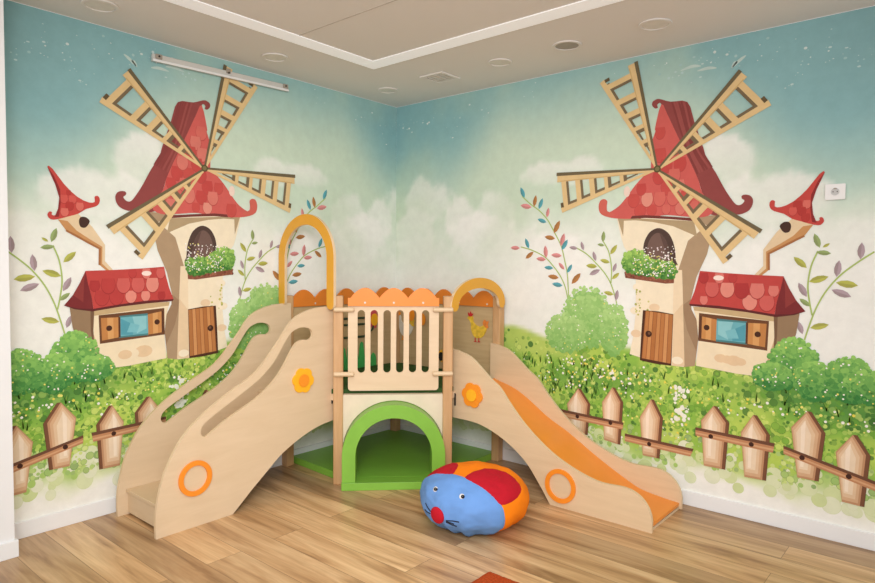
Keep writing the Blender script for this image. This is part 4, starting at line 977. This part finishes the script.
rl = empty('wall_rail', (.0, -1.63, 2.66), 'slim white metal lamp rail fixed high on the left wall beneath the ceiling', 'rail')
def railpt(x, y, z): return (x, y, z + (y + 1.63)*.024)
def railbox(x0, x1, y0, y1, z0, z1):
    bm = bmesh.new(); bm_box(x0, y0, z0, x1, y1, z1, bm)
    for v in bm.verts: v.co.z += (v.co.y + 1.63)*.024
    return bm
link('rail_body', railbox(.0085, .034, -2.12, -1.14, 2.678, 2.722), M_metal, rl, bevel=.004)
link('rail_lip', railbox(.0345, .040, -2.12, -1.14, 2.676, 2.690), M_plastic, rl, bevel=.002)
for y in (-2.085, -1.17): link('end_clip', railbox(.0345, .044, y - .02, y + .02, 2.694, 2.722), M_greylens, rl, bevel=.003)
link('centre_clip', railbox(.0345, .042, -1.635, -1.605, 2.705, 2.735), M_greylens, rl, bevel=.003)
for y in (-2.085, -1.62, -1.17): link('screw', bm_tube([railpt(.044 if y != -1.62 else .042, y, 2.708), railpt(.047, y, 2.708)], .006, 10), M_dark, rl)

# ------------------------------------------------------------------ ceiling fittings
def downlight(x, y, r, lens, label, group='recessed ceiling lights'):
    o = empty('downlight', (x, y, H), label, 'ceiling light', group)
    fz = lambda a, b, t: (a, b, t)
    link('trim_ring', bm_plate(circle(x, y, r, 40), [circle(x, y, r*.8, 40)], H - .008, H - .0005, fz), M_ceil, o, bevel=.002)
    link('lens', bm_plate(circle(x, y, r*.79, 40), [], H - .004, H - .0005, fz), lens, o)
    return o
downlight(.297, -2.522, .09, M_lens, 'pale recessed ceiling light at far left, above the left mural')
downlight(.305, -1.447, .085, M_lens, 'pale recessed ceiling light directly above the lamp rail')
downlight(.323, -.43, .08, M_lens, 'pale recessed ceiling light nearest the room corner, left of the square vent')
downlight(1.377, -.448, .08, M_lens, 'pale recessed ceiling light just right of the square vent')
downlight(1.877, -.461, .088, M_greylens, 'dark grey recessed ceiling light, second right of the square vent')
downlight(2.418, -.456, .09, M_lens, 'pale recessed ceiling light farthest right, above the right windmill')
vt = empty('ceiling_vent', (.853, -.439, H), 'square beige air vent in the ceiling near the room corner', 'vent')
fz = lambda a, b, t: (a, b, t)
vx, vy = .853, -.439
link('frame', bm_plate([(vx-.105, vy-.105), (vx+.105, vy-.105), (vx+.105, vy+.105), (vx-.105, vy+.105)], [[(vx-.08, vy-.08), (vx+.08, vy-.08), (vx+.08, vy+.08), (vx-.08, vy+.08)]], H - .01, H - .0005, fz), M_ceil, vt, bevel=.002)
link('backing', bm_plate([(vx-.079, vy-.079), (vx+.079, vy-.079), (vx+.079, vy+.079), (vx-.079, vy+.079)], [], H - .003, H - .0005, fz), M_greylens, vt)
for k in range(5):
    y = vy - .06 + .03*k
    link('slat', bm_box(vx - .078, y - .006, H - .009, vx + .078, y + .006, H - .0035), M_lens, vt)

# ------------------------------------------------------------------ light
w = bpy.data.worlds.new('World'); scene.world = w; w.use_nodes = True
bg = w.node_tree.nodes['Background']; bg.inputs['Color'].default_value = (.975, .985, 1.0, 1); bg.inputs['Strength'].default_value = .755
def area(name, loc, target, sx, sy, power, col):
    l = bpy.data.lights.new(name, 'AREA'); l.shape = 'RECTANGLE'; l.size = sx; l.size_y = sy; l.energy = power; l.color = col
    o = bpy.data.objects.new(name, l); COL.objects.link(o); o.location = loc
    o.rotation_euler = (Vector(target) - Vector(loc)).to_track_quat('-Z', 'Y').to_euler(); return o
area('rear_fill', (4.6, -4.7, 1.7), (.5, -.5, .7), 2.4, 1.8, 58, (1, .99, .975))  # broad area light added behind the camera; no window is modelled
area('overhead_fill', (2.2, -2.3, 2.74), (2.0, -2.0, 0), 1.8, 1.8, 26, (1, .985, .96))  # unseen overhead softbox added for even light, not one of the fittings
sp = bpy.data.lights.new('vignette_spot', 'SPOT'); sp.energy = 300; sp.spot_size = math.radians(78); sp.spot_blend = 1.0; sp.shadow_soft_size = .6; sp.color = (1, .985, .96)  # added spot near the camera; its cone falloff darkens the frame corners
so_ = bpy.data.objects.new('vignette_spot', sp); COL.objects.link(so_); so_.location = (3.7, -4.1, 2.3)
so_.rotation_euler = (Vector((.75, -.75, .62)) - Vector(so_.location)).to_track_quat('-Z', 'Y').to_euler()

# ------------------------------------------------------------------ camera
cd = bpy.data.cameras.new('camera'); cam = bpy.data.objects.new('camera', cd); COL.objects.link(cam)
f_px, yaw, pitch, roll = 636.78, 2.27463995, -0.0427104, 0.00755
cd.sensor_width = 36; cd.lens = f_px*36/875
fw = Vector((math.cos(yaw)*math.cos(pitch), math.sin(yaw)*math.cos(pitch), math.sin(pitch)))
r = Vector((math.sin(yaw), -math.cos(yaw), 0)); u = r.cross(fw)
r2 = r*math.cos(roll) + u*math.sin(roll); u2 = -r*math.sin(roll) + u*math.cos(roll)
cam.matrix_world = Matrix(((r2.x, u2.x, -fw.x, 3.82369), (r2.y, u2.y, -fw.y, -3.94876), (r2.z, u2.z, -fw.z, 1.466787), (0, 0, 0, 1)))
scene.camera = cam
scene.view_settings.view_transform = 'Standard'
scene.view_settings.look = 'None'
